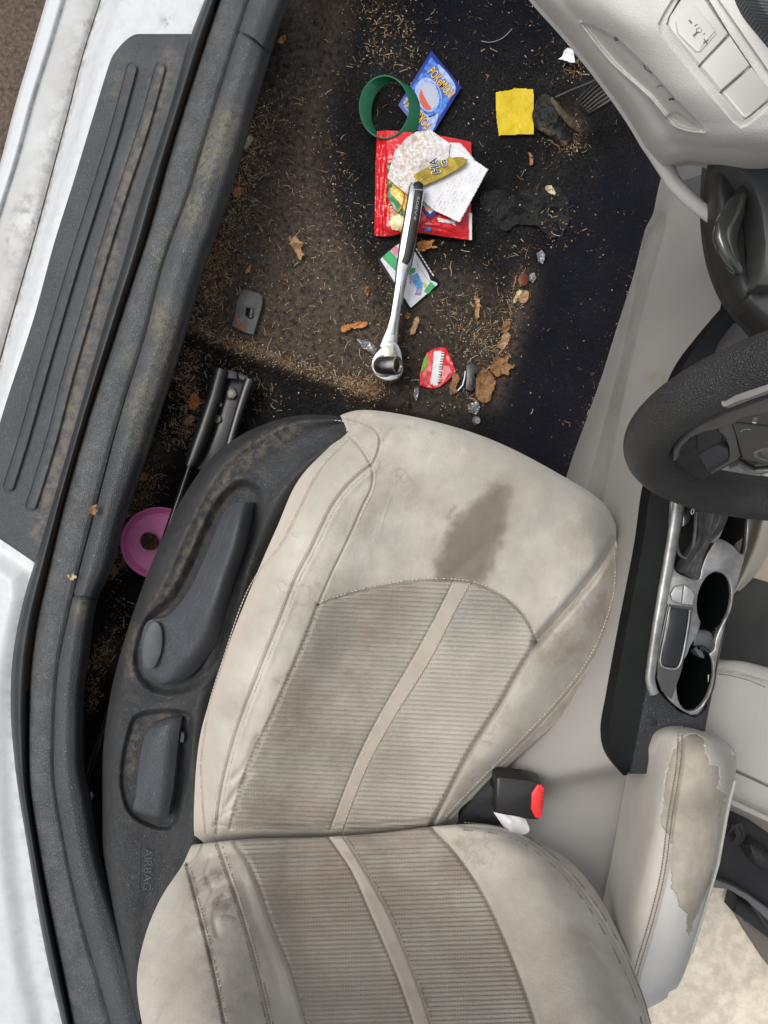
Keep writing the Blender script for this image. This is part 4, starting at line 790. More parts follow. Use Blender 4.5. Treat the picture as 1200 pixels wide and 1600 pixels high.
sweep('tilt_lever', [(1160, 296, .782), (1148, 318, .79), (1138, 342, .794), (1128, 358, .796), (1124, 374, .796), (1130, 392, .796), (1140, 408, .795), (1150, 420, .793), (1157, 427, .79)], [.007, .012, .016, .013, .010, .009, .008, .0075, .005], [.008, .01, .012, .012, .012, .012, .012, .011, .006], lvg, sc, 24, 2.5)
dl_ = patch([[(1160, 300, .792), (1150, 316, .792), (1140, 340, .792), (1128, 358, .794), (1128, 372, .794), (1136, 390, .794), (1146, 406, .794), (1158, 422, .79)], [(1166, 302, .792), (1160, 320, .80), (1150, 342, .802), (1142, 360, .803), (1142, 376, .803), (1146, 392, .802), (1152, 408, .80), (1160, 422, .79)], [(1168, 306, .782), (1164, 326, .785), (1160, 344, .785), (1154, 362, .786), (1152, 378, .786), (1154, 394, .786), (1158, 410, .785), (1162, 424, .782)]], 60, 30)
gmesh('dusty_lever_face', dl_, mat('dusty_lever_plastic', (.06, .058, .048), .4, grain=('noise', 400, .0002), speck=(350, .12, (.3, .28, .22))), sc, skirt=.01)
mk('column_bracket', unp(A([[1144, 505, .60], [1176, 506, .60], [1200, 560, .60], [1108, 580, .60], [1098, 640, .60], [1120, 540, .60]])), [[0, 5, 3, 4, 2, 1]], mat('bracket_brown_grey', (.10, .088, .085), .55), sc, smooth=False)
# ================================================================ STEERING WHEEL
WC = A([0.38775299, 0.05690085, 0.85]); ax, ay, WR = 0.2455131, -0.05398265, 0.18801776
wn_ = A([math.sin(ay)*math.cos(ax), -math.cos(ay)*math.cos(ax), math.sin(ax)]); wu = np.cross([0, 0, 1], wn_); wu /= np.linalg.norm(wu); wv = np.cross(wn_, wu)
wh = bpy.data.objects.new('steering_wheel', None); COL.objects.link(wh); wh.location = WC
wh['label'] = 'black leather steering wheel with worn rim at the right edge'; wh['category'] = 'steering wheel'
nT, nS = 260, 48; th = np.linspace(0, 2*np.pi, nT, endpoint=False); ph = np.linspace(0, 2*np.pi, nS, endpoint=False)
up_ = np.sin(th)   # +1 at wheel top
rr = .0178+.0032*np.clip(-up_, 0, 1)
er = np.cos(th)[:, None]*wu+np.sin(th)[:, None]*wv
Cw = WC+er*WR
V = Cw[:, None]+rr[:, None, None]*(np.cos(ph)[None, :, None]*er[:, None]+np.sin(ph)[None, :, None]*wn_*1.0)
i = np.arange(nT*nS).reshape(nT, nS); j = np.roll(i, -1, 0); k = np.roll(i, -1, 1); l = np.roll(j, -1, 1)
mk('rim', V.reshape(-1, 3), np.stack([i, j, l, k], -1).reshape(-1, 4), leatherw, wh)
def wpt(x, y, h=0.):   # pixel ray onto the plane of the wheel, lifted h along its normal
    o = A([0, 0, H]); d = unp1(x, y, 0)-o; t = ((WC+wn_*h-o)@wn_)/(d@wn_); return o+d*t
def wslab(name, out, h, th_, m, curve=0, hf=None):
    P = A(out, float); P = spl(P, curve, True) if curve else P; hh = [hf(*p) if hf else h for p in P]
    a = A([wpt(p[0], p[1], q) for p, q in zip(P, hh)]); n = len(a); c = a.mean(0); inn = a+(c-a)/np.linalg.norm(c-a, axis=1)[:, None]*.0012+wn_*.0
    rings = [a-wn_*th_, a-wn_*.0012, inn]; V = np.vstack(rings); Fs = []
    for r in range(2):
        for q in range(n): Fs.append([r*n+q, r*n+(q+1) % n, (r+1)*n+(q+1) % n, (r+1)*n+q])
    uvp = [Vector((p@wu, p@wv, 0)) for p in inn]
    for t in tessellate_polygon([uvp]): Fs.append([int(x)+2*n for x in t])
    return mk(name, V, Fs, m, wh, sharp=40)
# inner matt band, worn sliver, spoke, hub and buttons
wslab('inner_band', [(1052, 706), (1064, 690), (1090, 668), (1130, 650), (1200, 622), (1260, 600), (1260, 622), (1200, 643), (1160, 652), (1143, 664), (1120, 671), (1098, 674), (1076, 684), (1062, 700), (1058, 716), (1052, 722)], .014, .012, wheelp, 0)
wslab('worn_edge', [(1128, 636), (1134, 635), (1150, 627), (1170, 620), (1200, 610), (1240, 598), (1240, 604), (1200, 616), (1178, 624), (1150, 634), (1136, 639)], .0205, .004, mat('worn_pale_rim', (.20, .195, .18), .6), 0)
wslab('spoke', [(1046, 700), (1062, 690), (1087, 672), (1100, 672), (1146, 668), (1152, 700), (1156, 716), (1140, 728), (1112, 742), (1095, 752), (1062, 760), (1044, 748), (1038, 725)], .004, .02, mat('spoke_leather', (.028, .030, .032), .35, grain=('leather', 420, .0004), blotch=(40, .7, 1.4)), 0)
wslab('spoke_switch', [(1090, 712), (1104, 704), (1122, 696), (1138, 700), (1142, 716), (1110, 740), (1106, 737)], .0075, .004, mat('spoke_switch_plastic', (.045, .048, .055), .45), 0)
wslab('spoke_switch', [(1088, 674), (1120, 671), (1130, 678), (1128, 690), (1106, 700), (1090, 708)], .0065, .004, mat('spoke_switch_dark', (.018, .02, .022), .4), 0)
wslab('spoke_frame', [(1122, 672), (1136, 664), (1144, 662), (1150, 680), (1157, 704), (1158, 713), (1150, 720), (1128, 732), (1112, 741), (1110, 739), (1138, 722), (1141, 714), (1140, 698), (1134, 682)], .0095, .006, wheelp, 0)
wslab('hub_cover', [(1144, 661), (1200, 668), (1262, 670), (1262, 760), (1230, 740), (1202, 726), (1178, 722), (1160, 717), (1157, 708), (1152, 686)], .012, .02, mat('hub_plastic', (.075, .073, .069), .45, grain=('noise', 500, .0001)), 0)
wslab('hub_button', [(1148, 655), (1168, 650), (1200, 642), (1262, 630), (1262, 664), (1200, 664), (1146, 659)], .013, .01, mat('hub_button_plastic', (.075, .07, .066), .5), 0)
wslab('hub_button_gap', [(1176, 651), (1184, 650), (1186, 658), (1178, 661), (1174, 658)], .0134, .001, gloss, 0)
wslab('button_mark', [(1174, 660), (1183, 661), (1183, 662.5), (1174, 662)], .0136, .0006, white, 0)
grn = mat('green_ink', (.25, .55, .35), .6)
def wline(name, pts, r, m, h):
    P = spl(pts, 14); sweep(name, A([wpt(p[0], p[1], h) for p in P]), r, r*.5, m, wh, 6, world=True, up=wn_)
wline('call_symbol', [(1158, 675), (1160, 672), (1166, 670.5), (1173, 671)], .0006, grn, .0125)
wline('button_seam', [(1146, 660), (1170, 663), (1200, 666), (1240, 668)], .0012, gloss, .0132)
wline('hub_trim', [(1262, 706), (1230, 700), (1200, 700), (1184, 705), (1176, 710), (1186, 716), (1210, 722), (1240, 726)], .003, silver, .012)
wslab('hub_recess', [(1186, 704), (1210, 700), (1262, 700), (1262, 722), (1215, 720), (1190, 714)], .0125, .002, gloss, 0)
sweep('lower_trim', A([wpt(*p, -.004) for p in [(1142, 727), (1152, 722), (1166, 731), (1178, 736), (1200, 734), (1240, 730)]]), .005, .006, silver, wh, 10, world=True, up=wn_)
wslab('hub_back', [(1150, 716), (1200, 716), (1260, 716), (1260, 744), (1200, 736), (1176, 734)], -.006, .01, gloss, 0)
# ================================================================ PASSENGER SIDE
ps = empty('passenger_seat', 'beige vinyl front passenger seat partly hidden behind the console', 'car seat', (1190, 1120, .27))
pr = [[(1060, 1050, .44), (1110, 1042, .44), (1150, 1042, .44), (1200, 1050, .44), (1300, 1080, .44)],
      [(1060, 1048, .475), (1110, 1036, .48), (1150, 1034, .48), (1200, 1044, .48), (1300, 1074, .48)],
      [(1056, 1075, .49), (1108, 1062, .497), (1150, 1062, .50), (1202, 1076, .50), (1300, 1110, .50)],
      [(1050, 1130, .49), (1105, 1130, .497), (1150, 1135, .50), (1202, 1148, .50), (1300, 1180, .50)],
      [(1045, 1180, .49), (1105, 1186, .495), (1150, 1206, .495), (1202, 1230, .495), (1300, 1275, .49)],
      [(1045, 1216, .48), (1105, 1222, .485), (1145, 1240, .485), (1202, 1266, .485), (1300, 1310, .48)],
      [(1045, 1228, .46), (1105, 1234, .46), (1143, 1251, .46), (1202, 1278, .46), (1300, 1326, .46)]]
Pp = patch(pr, 150, 160); groove(Pp, [(1096, 1050), (1130, 1048), (1170, 1056), (1210, 1070), (1300, 1100)], 1.8, .003); groove(Pp, [(1100, 1184), (1148, 1204), (1204, 1230), (1300, 1276)], 1.5, .008)
pc = gmesh('seat_cushion', Pp, vinyl_p, ps, skirt=.05)
zp = grid_z(Pp); stitches('stitching', [[(1100, 1055), (1130, 1054), (1170, 1063), (1196, 1074)]], zp, thread_d, pc, step=5)
sweep('seat_piping', [(1130, 1246, .468), (1150, 1256, .468), (1202, 1280, .468), (1300, 1330, .46)], .008, .008, vinyl_p, ps, 12)
mk('seat_valance', unp(A([[1110, 1244, .465], [1142, 1256, .465], [1202, 1284, .465], [1300, 1332, .465], [1110, 1250, .38], [1140, 1266, .38], [1170, 1280, .38], [1204, 1304, .38], [1300, 1352, .38]])), [[0, 4, 5, 1], [1, 5, 6, 7, 2], [2, 7, 8, 3]], mat('beige_valance', (.33, .29, .24), .7), ps)
fr = mat('seat_frame_black', (.009, .009, .009), .5, blotch=(30, .7, 1.4))
slab('seat_frame', [(1100, 1235), (1145, 1262), (1170, 1276), (1206, 1296), (1300, 1340), (1300, 1500), (1204, 1456), (1165, 1400), (1130, 1376), (1090, 1370)], .36, .03, fr, ps, .004)
slab('frame_edge', [(1095, 1376), (1118, 1374), (1140, 1382), (1170, 1398), (1206, 1424), (1300, 1480), (1300, 1500), (1206, 1444), (1168, 1408), (1140, 1391), (1112, 1388), (1090, 1392)], .372, .02, mat('grey_edge_plastic', (.10, .105, .108), .5), ps, .003)
wb = mat('black_webbing', (.024, .024, .024), .6, grain=('noise', 600, .0004))
sweep('webbing', [(1128, 1300, .37), (1140, 1292, .385), (1152, 1292, .39), (1158, 1304, .385), (1152, 1318, .375)], .014, .003, wb, ps, 10, 3)
sweep('webbing', [(1138, 1302, .37), (1146, 1290, .40), (1156, 1288, .402), (1162, 1300, .39), (1160, 1312, .38)], .006, .004, wb, ps, 10, 3)
bl_ = patch([[(1160, 1308, .37), (1172, 1310, .38), (1186, 1318, .38), (1204, 1330, .37)], [(1164, 1326, .38), (1176, 1328, .395), (1190, 1334, .395), (1206, 1342, .38)], [(1172, 1344, .37), (1182, 1350, .385), (1196, 1356, .38), (1208, 1362, .37)], [(1180, 1354, .36), (1188, 1358, .36), (1200, 1364, .36), (1210, 1370, .36)]], 50, 50)
bl_[..., 2] += .006*(fbm(bl_[..., 0]/7, bl_[..., 1]/6, 77)-.5); gmesh('wiring_cover', bl_, MATS['black_webbing'], ps, skirt=.01)
slab('seat_leg', [(1152, 1404), (1206, 1436), (1300, 1490), (1300, 1530), (1206, 1470), (1166, 1440), (1146, 1426)], .33, .03, fr, ps, .003)
slab('leg_cover', [(1148, 1424), (1166, 1438), (1206, 1468), (1300, 1530), (1300, 1600), (1200, 1508), (1170, 1462)], .315, .02, mat('brown_grey_plastic', (.13, .105, .09), .6), ps, .003)
slab('passenger_floor', [(1090, 890), (1166, 898), (1260, 920), (1260, 1100), (1060, 1100)], .2745, .02, gcarp, None, .002)['kind'] = 'structure'
tanm = mat('tan_floor_panel', (.46, .37, .27), .8, blotch=(20, .9, 1.08), grain=('noise', 300, .0004))
slab('passenger_floor', [(1120, 770), (1300, 770), (1300, 938), (1166, 900), (1120, 905)], .276, .02, tanm, None, .001)['kind'] = 'structure'
kp = patch([[(1150, 700, .30), (1178, 800, .30), (1164, 862, .30), (1146, 928, .30)], [(1200, 700, .36), (1192, 800, .36), (1172, 872, .33), (1150, 924, .30)], [(1260, 700, .36), (1218, 806, .34), (1186, 882, .31), (1153, 922, .285)], [(1262, 720, .30), (1222, 812, .29), (1188, 888, .285), (1155, 924, .28)]], 60, 30)
tag(gmesh('kick_panel', kp, mat('cream_panel', (.50, .47, .38), .55, blotch=(10, .92, 1.05)), None, skirt=.02), 'cream trim panel slanting down beside the right edge of the console', 'trim panel')
conc = mat('pale_cracked_concrete', (.66, .59, .48), .9, grain=('noise', 160, .0008), blotch=[(10, .88, 1.06), (70, .86, 1.14)], rings=(14, .22, (.86, .76, .60)), speck=(90, .07, (.16, .12, .09)))
Xc, Yc = np.meshgrid(np.linspace(880, 1420, 140), np.linspace(1320, 1760, 120)); Gq = np.stack([Xc, Yc, .283+0*Xc], -1)
for L in ([(1052, 1552), (1060, 1560), (1066, 1568), (1070, 1578)], [(1110, 1568), (1120, 1558), (1135, 1553), (1150, 1552)], [(1196, 1500), (1188, 1516), (1178, 1530), (1172, 1545)]): groove(Gq, L, 1.0, .002)
gmesh('pavement', Gq, conc, None, skirt=.01)['kind'] = 'structure'
# ================================================================ PEDALS
acc = empty('accelerator_pedal', 'black ribbed accelerator pedal under the edge of the dashboard', 'pedal', (900, 160, .30))
pedm = mat('pedal_rubber', (.018, .018, .017), .5, layers=[], blotch=(60, .6, 1.6), speck=(260, .1, (.16, .14, .11)))
ped = [(900, 156), (921, 177), (990, 138), (1010, 118), (985, 90), (948, 118)]
zf_ = lambda x, y: .34+(x-900)*.0004
slab('pedal_pad', ped, 0, .012, pedm, acc, .002, zf=zf_)
for t in np.linspace(.04, .96, 6):
    a = A([901, 156])*(1-t)+A([920, 175])*t; b = A([962, 106])*(1-t)+A([1000, 130])*t; m = (a+b)/2+A([-2, -3])
    P = spl([a, m, b], 14); sweep('pedal_rib', np.column_stack([P, [zf_(*p)+.002 for p in P]]), .0022, .004, mat('pedal_rib_rubber', (.055, .053, .046), .6, blotch=(80, .6, 1.4)), acc, 8)
sweep('pedal_arm', [(868, 152, .30), (895, 140, .315), (925, 128, .33), (965, 104, .35)], .003, .003, MATS['pedal_rib_rubber'], acc, 8)
hp = patch([[(838, 158, .262), (850, 146, .27), (862, 152, .27), (872, 168, .268)], [(832, 182, .258), (846, 186, .264), (868, 176, .274), (898, 200, .266)], [(838, 200, .258), (856, 208, .264), (880, 214, .268), (906, 214, .262)], [(850, 208, .258), (868, 222, .26), (888, 230, .262), (908, 224, .258)]], 60, 60)
hp[..., 2] += .009*(fbm(hp[..., 0]/10, hp[..., 1]/10, 81)-.5)
dh = np.exp(-(pdist(hp, [(860, 155), (875, 175), (892, 195), (906, 206)], 1, False, 30)/5)**2)+.8*np.exp(-(pdist(hp, [(846, 198), (866, 212), (886, 226)], 1, False, 30)/6)**2)
gmesh('pedal_mount', hp, mat('dusty_black_rubber', (.007, .0075, .008), .6, spec=.3, blotch=(30, .7, 1.4), layers=[('dust', (.12, .085, .05), 150, .42, .66)]), acc, dict(dust=np.clip(dh, 0, 1)), skirt=.02)
sweep('pedal_hinge', [(861, 154, .276), (876, 174, .281), (892, 192, .279), (903, 203, .270)], [.006, .010, .011, .007], .006, mat('dusty_hinge', (.075, .055, .032), .85, grain=('noise', 400, .0006), blotch=(150, .5, 1.5)), acc, 10)
# ================================================================ LOOSE THINGS ON THE CARPET
def CZ(x, y): return float(carpet_z(x, y))
def sheet(name, out, mt, label=None, cat=None, lift=.002, amp=.002, fs=9., seed=0, n=70, group=None, parent=None, attrs=None, th=.0006, zf=None, dense=0, curl=0.):
    P = A(out, float); lo, hi = P.min(0)-1, P.max(0)+1; X, Y = np.meshgrid(np.linspace(lo[0], hi[0], n), np.linspace(lo[1], hi[1], n))
    z0 = (zf(X, Y) if zf else carpet_z(X, Y)); c = (lo+hi)/2
    Z = z0+lift+amp*(fbm(X/fs, Y/fs, seed+100)*2-.6)+curl*(((X-c[0])/(hi[0]-lo[0])*2)**2+((Y-c[1])/(hi[1]-lo[1])*2)**2)
    Gx = np.stack([X, Y, Z], -1); m = inside(Gx, P, dense)
    o = gmesh(name, Gx, mt, parent, {k: f(Gx) for k, f in (attrs or {}).items()}, mask=m)
    sm_ = o.modifiers.new('thick', 'SOLIDIFY'); sm_.thickness = th; sm_.offset = -1
    if label: tag(o, label, cat, group)
    return o
# -- trading card (printed back) --
cblue = mat('card_deep_blue', (.008, .030, .24), .45); cmid = mat('card_print_blue', (.035, .13, .42), .45, blotch=(120, .4, 1.9)); cpale = mat('card_pale_swirl', (.30, .40, .68), .45, blotch=(200, .75, 1.3))
yel = mat('card_lettering_yellow', (.75, .42, .03), .4); navy_i = mat('ink_navy', (.01, .02, .15), .4)
cr_ = A([(674, 79), (721, 136), (668, 222), (622, 164)], float); cc = cr_.mean(0)
zcard = .258; ins = lambda P, k: cc+(A(P)-cc)*k
card = slab('trading_card', cr_, zcard, .0006, cblue, None, .0002)
tag(card, 'blue patterned trading card with yellow lettering beside the green wristband', 'trading card', 'loose trading cards')
slab('card_print', ins(cr_, .86), zcard+.0002, .0002, cmid, card, 0)
slab('card_swirl', [(684, 100), (712, 136), (704, 152), (694, 146), (690, 124)], zcard+.0004, .0001, cpale, card, 0, 40)
slab('card_swirl', circ(669, 152, 21, 31, 40, -8), zcard+.0004, .0001, cpale, card, 0)
slab('card_swirl', circ(671, 154, 18, 27, 40, -8), zcard+.0005, .0001, cmid, card, 0)
slab('card_swirl', circ(669, 151, 17, 24, 40, -8), zcard+.0006, .0001, cpale, card, 0)
slab('card_swirl', [(630, 160), (640, 150), (650, 168), (652, 188), (640, 178)], zcard+.0004, .0001, cpale, card, 0, 40)
slab('card_swirl', [(664, 186), (684, 176), (680, 196), (672, 208), (660, 200)], zcard+.0004, .0001, cpale, card, 0, 40)
slab('card_oval', circ(669, 151, 14.5, 20.5, 40, -10), zcard+.0008, .0001, mat('card_grey', (.42, .46, .54), .25, coat=.5), card, 0)
slab('card_oval', [(658, 139), (655, 150), (658, 163), (666, 171), (674, 171), (668, 160), (662, 149)], zcard+.0009, .0001, mat('card_red', (.55, .09, .05), .3, coat=.5), card, 0, 40)
text('card_lettering', 'POKéMON', (667, 114), (701, 155), (679, 103), zcard+.0006, navy_i, card, .0001, .05)
text('card_lettering', 'POKéMON', (667.5, 113.5), (701, 154), (678.5, 103.5), zcard+.0008, yel, card, .0001, .01)
text('card_lettering', 'POKéMON', (675, 193), (641, 152), (664, 204), zcard+.0010, navy_i, card, .0001, .05)
text('card_lettering', 'POKéMON', (674.5, 192.5), (641, 152), (664.5, 203), zcard+.0012, yel, card, .0001, .01)
# -- wristband --
t = np.linspace(0, 2*np.pi, 120, endpoint=False); rings = []
for (cx, cy, z, k) in [(618, 176, .258, 0), (601, 167, .272, 0), (601, 167, .272, 1), (618, 176, .258, 1)]:
    a, b = (40, 50) if k == 0 else (37.6, 47.6); rings.append(unp(np.column_stack([cx+a*np.cos(t), cy+b*np.sin(t), np.full(120, z)])))
V = np.vstack(rings); i = np.arange(480).reshape(4, 120); j = np.roll(i, -1, 0); k = np.roll(i, -1, 1); l = np.roll(j, -1, 1)
tag(mk('wristband', V, np.stack([i, k, l, j], -1).reshape(-1, 4), mat('green_silicone', (.006, .10, .042), .45, coat=.05, blotch=(40, .9, 1.1)), None, sharp=50), 'dark green silicone wristband lying over the card and the red packet', 'wristband')
# -- red sweet packet --
foilr = mat('red_foil', (.62, .012, .018), .25, coat=.5, rvar=.1)
def crinkle(Gx, s, a=.0016, f=12): Gx[..., 2] += a*(fbm(Gx[..., 0]/f, Gx[..., 1]/f*1.3, s)*2-.9)
rows_ = [[(589, 205, .262), (610, 204, .268), (650, 208, .27), (700, 214, .268), (736, 222, .262)], [(587, 250, .264), (612, 250, .274), (660, 250, .276), (705, 252, .274), (737, 256, .262)], [(586, 310, .264), (610, 312, .274), (655, 316, .277), (700, 320, .274), (736, 318, .262)], [(585, 352, .262), (610, 352, .272), (655, 348, .274), (700, 354, .272), (735, 358, .262)], [(585, 368, .260), (607, 369, .262), (640, 363, .264), (690, 369, .263), (734, 375, .260)]]
Gr = patch(rows_, 130, 130); crinkle(Gr, 91); crinkle(Gr, 92, .0008, 5)
lft = Gr[..., 0] < 602; Gr[..., 2] += np.where(lft, .0005*np.sin(Gr[..., 0]*2.2), 0)
for L in ([(720, 372), (690, 358), (650, 352)], [(640, 364), (660, 350), (690, 345)], [(600, 210), (603, 300), (600, 366)], [(735, 370), (715, 350), (700, 330)]): groove(Gr, L, 2, .0012)
pk = gmesh('sweet_packet', Gr, foilr, None, skirt=.001); tag(pk, 'torn red foil sweet packet lying under the papers and the ratchet', 'sweet packet')
zk = grid_z(Gr); ZK = lambda h: (lambda x, y: np.vectorize(lambda a, b: zk(a, b)+h)(x, y))
gy = mat('print_green', (.02, .16, .04), .35, coat=.4); yy = mat('print_yellow', (.78, .50, .06), .35, coat=.4, blotch=(120, .8, 1.2)); py_ = mat('print_pale_yellow', (.80, .68, .34), .35, coat=.4, blotch=(150, .85, 1.1))
def onpk(name, out, m, h=.0005, n=24): return sheet(name, out, m, lift=h, amp=0, zf=lambda X, Y: ZK(0)(X, Y), n=n, parent=pk, th=.0001)
onpk('packet_print', [(604, 252), (612, 252), (618, 270), (630, 300), (636, 330), (630, 336), (616, 330), (606, 310)], gy)
onpk('packet_print', [(612, 286), (622, 288), (640, 300), (640, 326), (632, 330), (624, 316), (609, 300)], yy, .0009)
onpk('packet_print', [(610, 330), (620, 332), (632, 340), (630, 352), (626, 361), (612, 358), (607, 346), (611, 340)], py_, .0009)
onpk('packet_print', [(662, 356), (672, 354), (674, 359), (664, 362)], mat('print_blue', (.03, .2, .6), .4), .0007, 12)
onpk('packet_print', [(683, 340), (704, 344), (705, 349), (684, 346)], white, .0007, 16); onpk('packet_print', [(704, 338), (708, 338), (712, 352), (707, 351)], white, .0009, 12)
onpk('packet_edge', [(732, 330), (737, 330), (737, 374), (733, 374)], white, .0007, 14)
rb_ = circ(616, 306, 15, 27, 50, 0); sweep_ = sweep('rubber_band', np.column_stack([np.vstack([rb_, rb_[:1]]), np.full(51, .2795)]), .0018, .0014, mat('orange_rubber', (.62, .22, .03), .45), None, 8, cap=False)
tag(sweep_, 'thin orange rubber band lying on the left half of the red packet', 'rubber band')
c2q = A([(672, 342), (714, 302), (668, 246), (630, 288)], float); cc = c2q.mean(0)
cd2 = slab('trading_card', c2q, .2805, .0006, cblue, None, .0002); tag(cd2, 'trading card mostly covered by the receipt with only its blue bordered corner showing', 'trading card', 'loose trading cards')
slab('card_print', ins(c2q, .84), .2808, .0002, mat('card_white', (.62, .68, .80), .35, coat=.3, blotch=(80, .7, 1.2)), cd2, 0)
slab('card_print', [(662, 322), (670, 324), (676, 320), (674, 328), (666, 330)], .2812, .0001, mat('card_orange', (.65, .33, .12), .4), cd2, 0)
zflat = lambda z: (lambda X, Y: z+0*X)
rec_o = [(650, 236), (690, 222), (702, 223), (762, 264), (717, 347), (700, 338), (675, 327), (655, 306), (648, 280)]
receipt = sheet('receipt', rec_o, white, 'creased white till receipt lying on top of the red packet', 'receipt', .0, .0022, 26, 3, 90, zf=zflat(.2835), attrs=dict(dirt=lambda g: 0*g[..., 0]))
inkg = mat('faint_grey_ink', (.42, .42, .46), .7); prt = []
for r in range(7):
    for c in range(14):
        if rng.random() < .45: continue
        a = A([752, 262])+A([-11.5, 4.6])*r*.72+A([-.52, .86])*(c*5.6)*.9; 
        if not inside(A([[[a[0], a[1]]]]), rec_o, 0)[0, 0] or a[0] < 662: continue
        b = a+A([-.52, .86])*rng.uniform(1.5, 4); d = A([.86, .52])*.35
        q = unp(A([[*(a-d), .2868], [*(b-d), .2868], [*(b+d), .2868], [*(a+d), .2868]])); prt.append((q, [[0, 1, 2, 3]]))
V, Fs, _ = merge(prt); mk('faded_print', V, Fs, inkg, receipt, smooth=False)
tag(sheet('paper_scrap', [(696, 223), (718, 223), (727, 232), (742, 250), (720, 240)], white, 'small white paper corner sticking out behind the receipt', 'paper', .0, .0005, 20, 5, 30, zf=zflat(.2825), attrs=dict(dirt=lambda g: .2+0*g[..., 0])), 'small white paper corner sticking out behind the receipt', 'paper scrap')
sheet('paper_wrapper', [(604, 277), (617, 235), (636, 214), (651, 205), (673, 203), (703, 224), (700, 250), (672, 262), (660, 278), (645, 299), (637, 304), (622, 292)], white, 'crumpled white paper wrapper with brown dirt specks beside the wristband', 'paper wrapper', .002, .0055, 26, 7, 90, zf=zflat(.286), attrs=dict(dirt=lambda g: np.clip(1.0-.55*sstep((g[..., 0]-655)/45), 0, 1)))
gold = mat('gold_foil', (.36, .26, .035), .35, metal=.5, blotch=(60, .8, 1.2))
go = [(645, 271), (657, 267), (670, 259), (686, 251), (700, 246), (722, 245), (730, 249), (727, 256), (712, 266), (695, 275), (678, 283), (661, 290), (651, 286)]
gp = sheet('gold_wrapper', go, gold, 'torn gold foil wrapper strip with black and white letters on the receipt', 'foil wrapper', .0015, .0008, 14, 9, 60, zf=zflat(.290))
for k in range(9):
    a = A([648, 272])+A([2.3, -1.3])*k; sweep('crimp_line', A([[a[0], a[1], .2925], [a[0]+6, a[1]+15-k*.2, .2925]]), .0007, .0006, gold, gp, 6)
bk_ = mat('black_ink', (.01, .01, .01), .4)
for s, bl, br, tl in [('HA', (688, 268), (682, 246), (675, 271)), ('G', (698, 259), (697, 249), (691, 260))]:
    text('foil_lettering', s, (bl[0]+1.2, bl[1]+1), (br[0]+1, br[1]-1), (tl[0]-1.2, tl[1]+1), .2940, white, gp, .0001, .06); text('foil_lettering', s, bl, br, tl, .2943, bk_, gp, .0001, .015)
# -- code card --
cb = slab('code_card', [(591, 404), (636, 367), (639, 368), (687, 442), (687, 446), (643, 484), (640, 484), (590, 407)], .252, .0008, mat('card_black', (.006, .006, .006), .5, spec=.2), None, .0002)
tag(cb, 'white and green printed card with black barcode strip under the ratchet shaft', 'printed card')
cwh = mat('card_print_white', (.66, .67, .71), .3, coat=.4, blotch=(90, .85, 1.05)); zz = .2524
slab('card_print', [(594, 405), (634, 372), (664, 415), (673, 438), (681, 441), (684, 444), (643, 480), (641, 480)], zz, .0002, cwh, cb, 0)
grp = mat('card_green', (.01, .30, .08), .35, coat=.4, blotch=(80, .8, 1.3)); pinkp = mat('card_pink', (.62, .18, .28), .4); bluep = mat('card_art_blue', (.06, .30, .60), .35, blotch=(300, .5, 1.6)); purp = mat('card_purple', (.30, .24, .45), .4, blotch=(300, .6, 1.5))
for q, m, h in [([(597, 402), (609, 391), (628, 412), (617, 423)], grp, .2), ([(662, 455), (673, 440), (680, 447), (668, 460)], grp, .2), ([(611, 390), (619, 383), (623, 390), (618, 400)], pinkp, .4), ([(634, 428), (642, 418), (650, 419), (648, 426), (640, 430)], grp, .3), ([(645, 430), (652, 426), (661, 443), (660, 450), (652, 452), (645, 442)], bluep, .5),
                ([(638, 429), (646, 430), (641, 445)], purp, .6), ([(651, 452), (660, 451), (658, 462), (648, 461)], purp, .6), ([(632, 436), (636, 440), (634, 448), (630, 446)], pinkp, .5), ([(661, 440), (666, 442), (667, 449), (662, 449)], mat('card_yellow', (.6, .5, .05), .4), .6)]:
    slab('card_art', q, zz+h*.001, .0001, m, cb, 0)
for (a, b) in [((650, 388), (678, 432)), ((647.5, 391), (674, 433))]:
    for k in range(9):
        p = A(a)+(A(b)-A(a))*k/9; q = A(a)+(A(b)-A(a))*(k+.78)/9; slab('bar_code', [p+A([.8, -.5]), q+A([.8, -.5]), q-A([.8, -.5]), p-A([.8, -.5])], zz+.0005, .0001, cwh if a[0] > 649 else bk_, cb, 0)
slab('bar_code_strip', [(646, 385), (653, 384), (681, 434), (674, 437)], zz+.0003, .0001, MATS['card_black'], cb, 0)
for k in range(3): line2('print_line', [(651+k*2, 412+k*2.5), (672-k*2, 441-k*2)], .0006, inkg, cb, lambda x, y: zz+.0005, 4)
# -- ratchet --
rt = empty('ratchet_wrench', 'chrome socket ratchet with black grip lying across the packet and printed card', 'ratchet wrench', (620, 440, .27))
hz = .300
sweep('shaft', [(652, 288, hz), (651, 294, hz), (644, 340, hz-.004), (636, 385, hz-.009), (632, 412, hz-.013), (629, 421, hz-.015), (626, 440, hz-.018), (621, 470, hz-.02), (617, 495, hz-.021), (613, 515, hz-.021), (609, 532, hz-.020), (606, 545, hz-.020)],
      [.018, .0235, .0235, .0235, .023, .0205, .0165, .0155, .0150, .0185, .0245, .028], [.009, .014, .014, .014, .014, .013, .012, .012, .012, .012, .012, .011], chrome, rt, 28, 3.2)
sweep('flute', [(625, 447, hz-.0118), (620, 475, hz-.0138), (616, 500, hz-.0148), (612, 522, hz-.014)], [.003, .006, .007, .010], .0012, chrome2, rt, 10, 2.5)
gP = A([(658.5, 298), (654, 330), (648, 365), (641.5, 400), (636, 412)]); gz = [hz+.0052, hz+.003, hz+.0, hz-.0045, hz-.007]
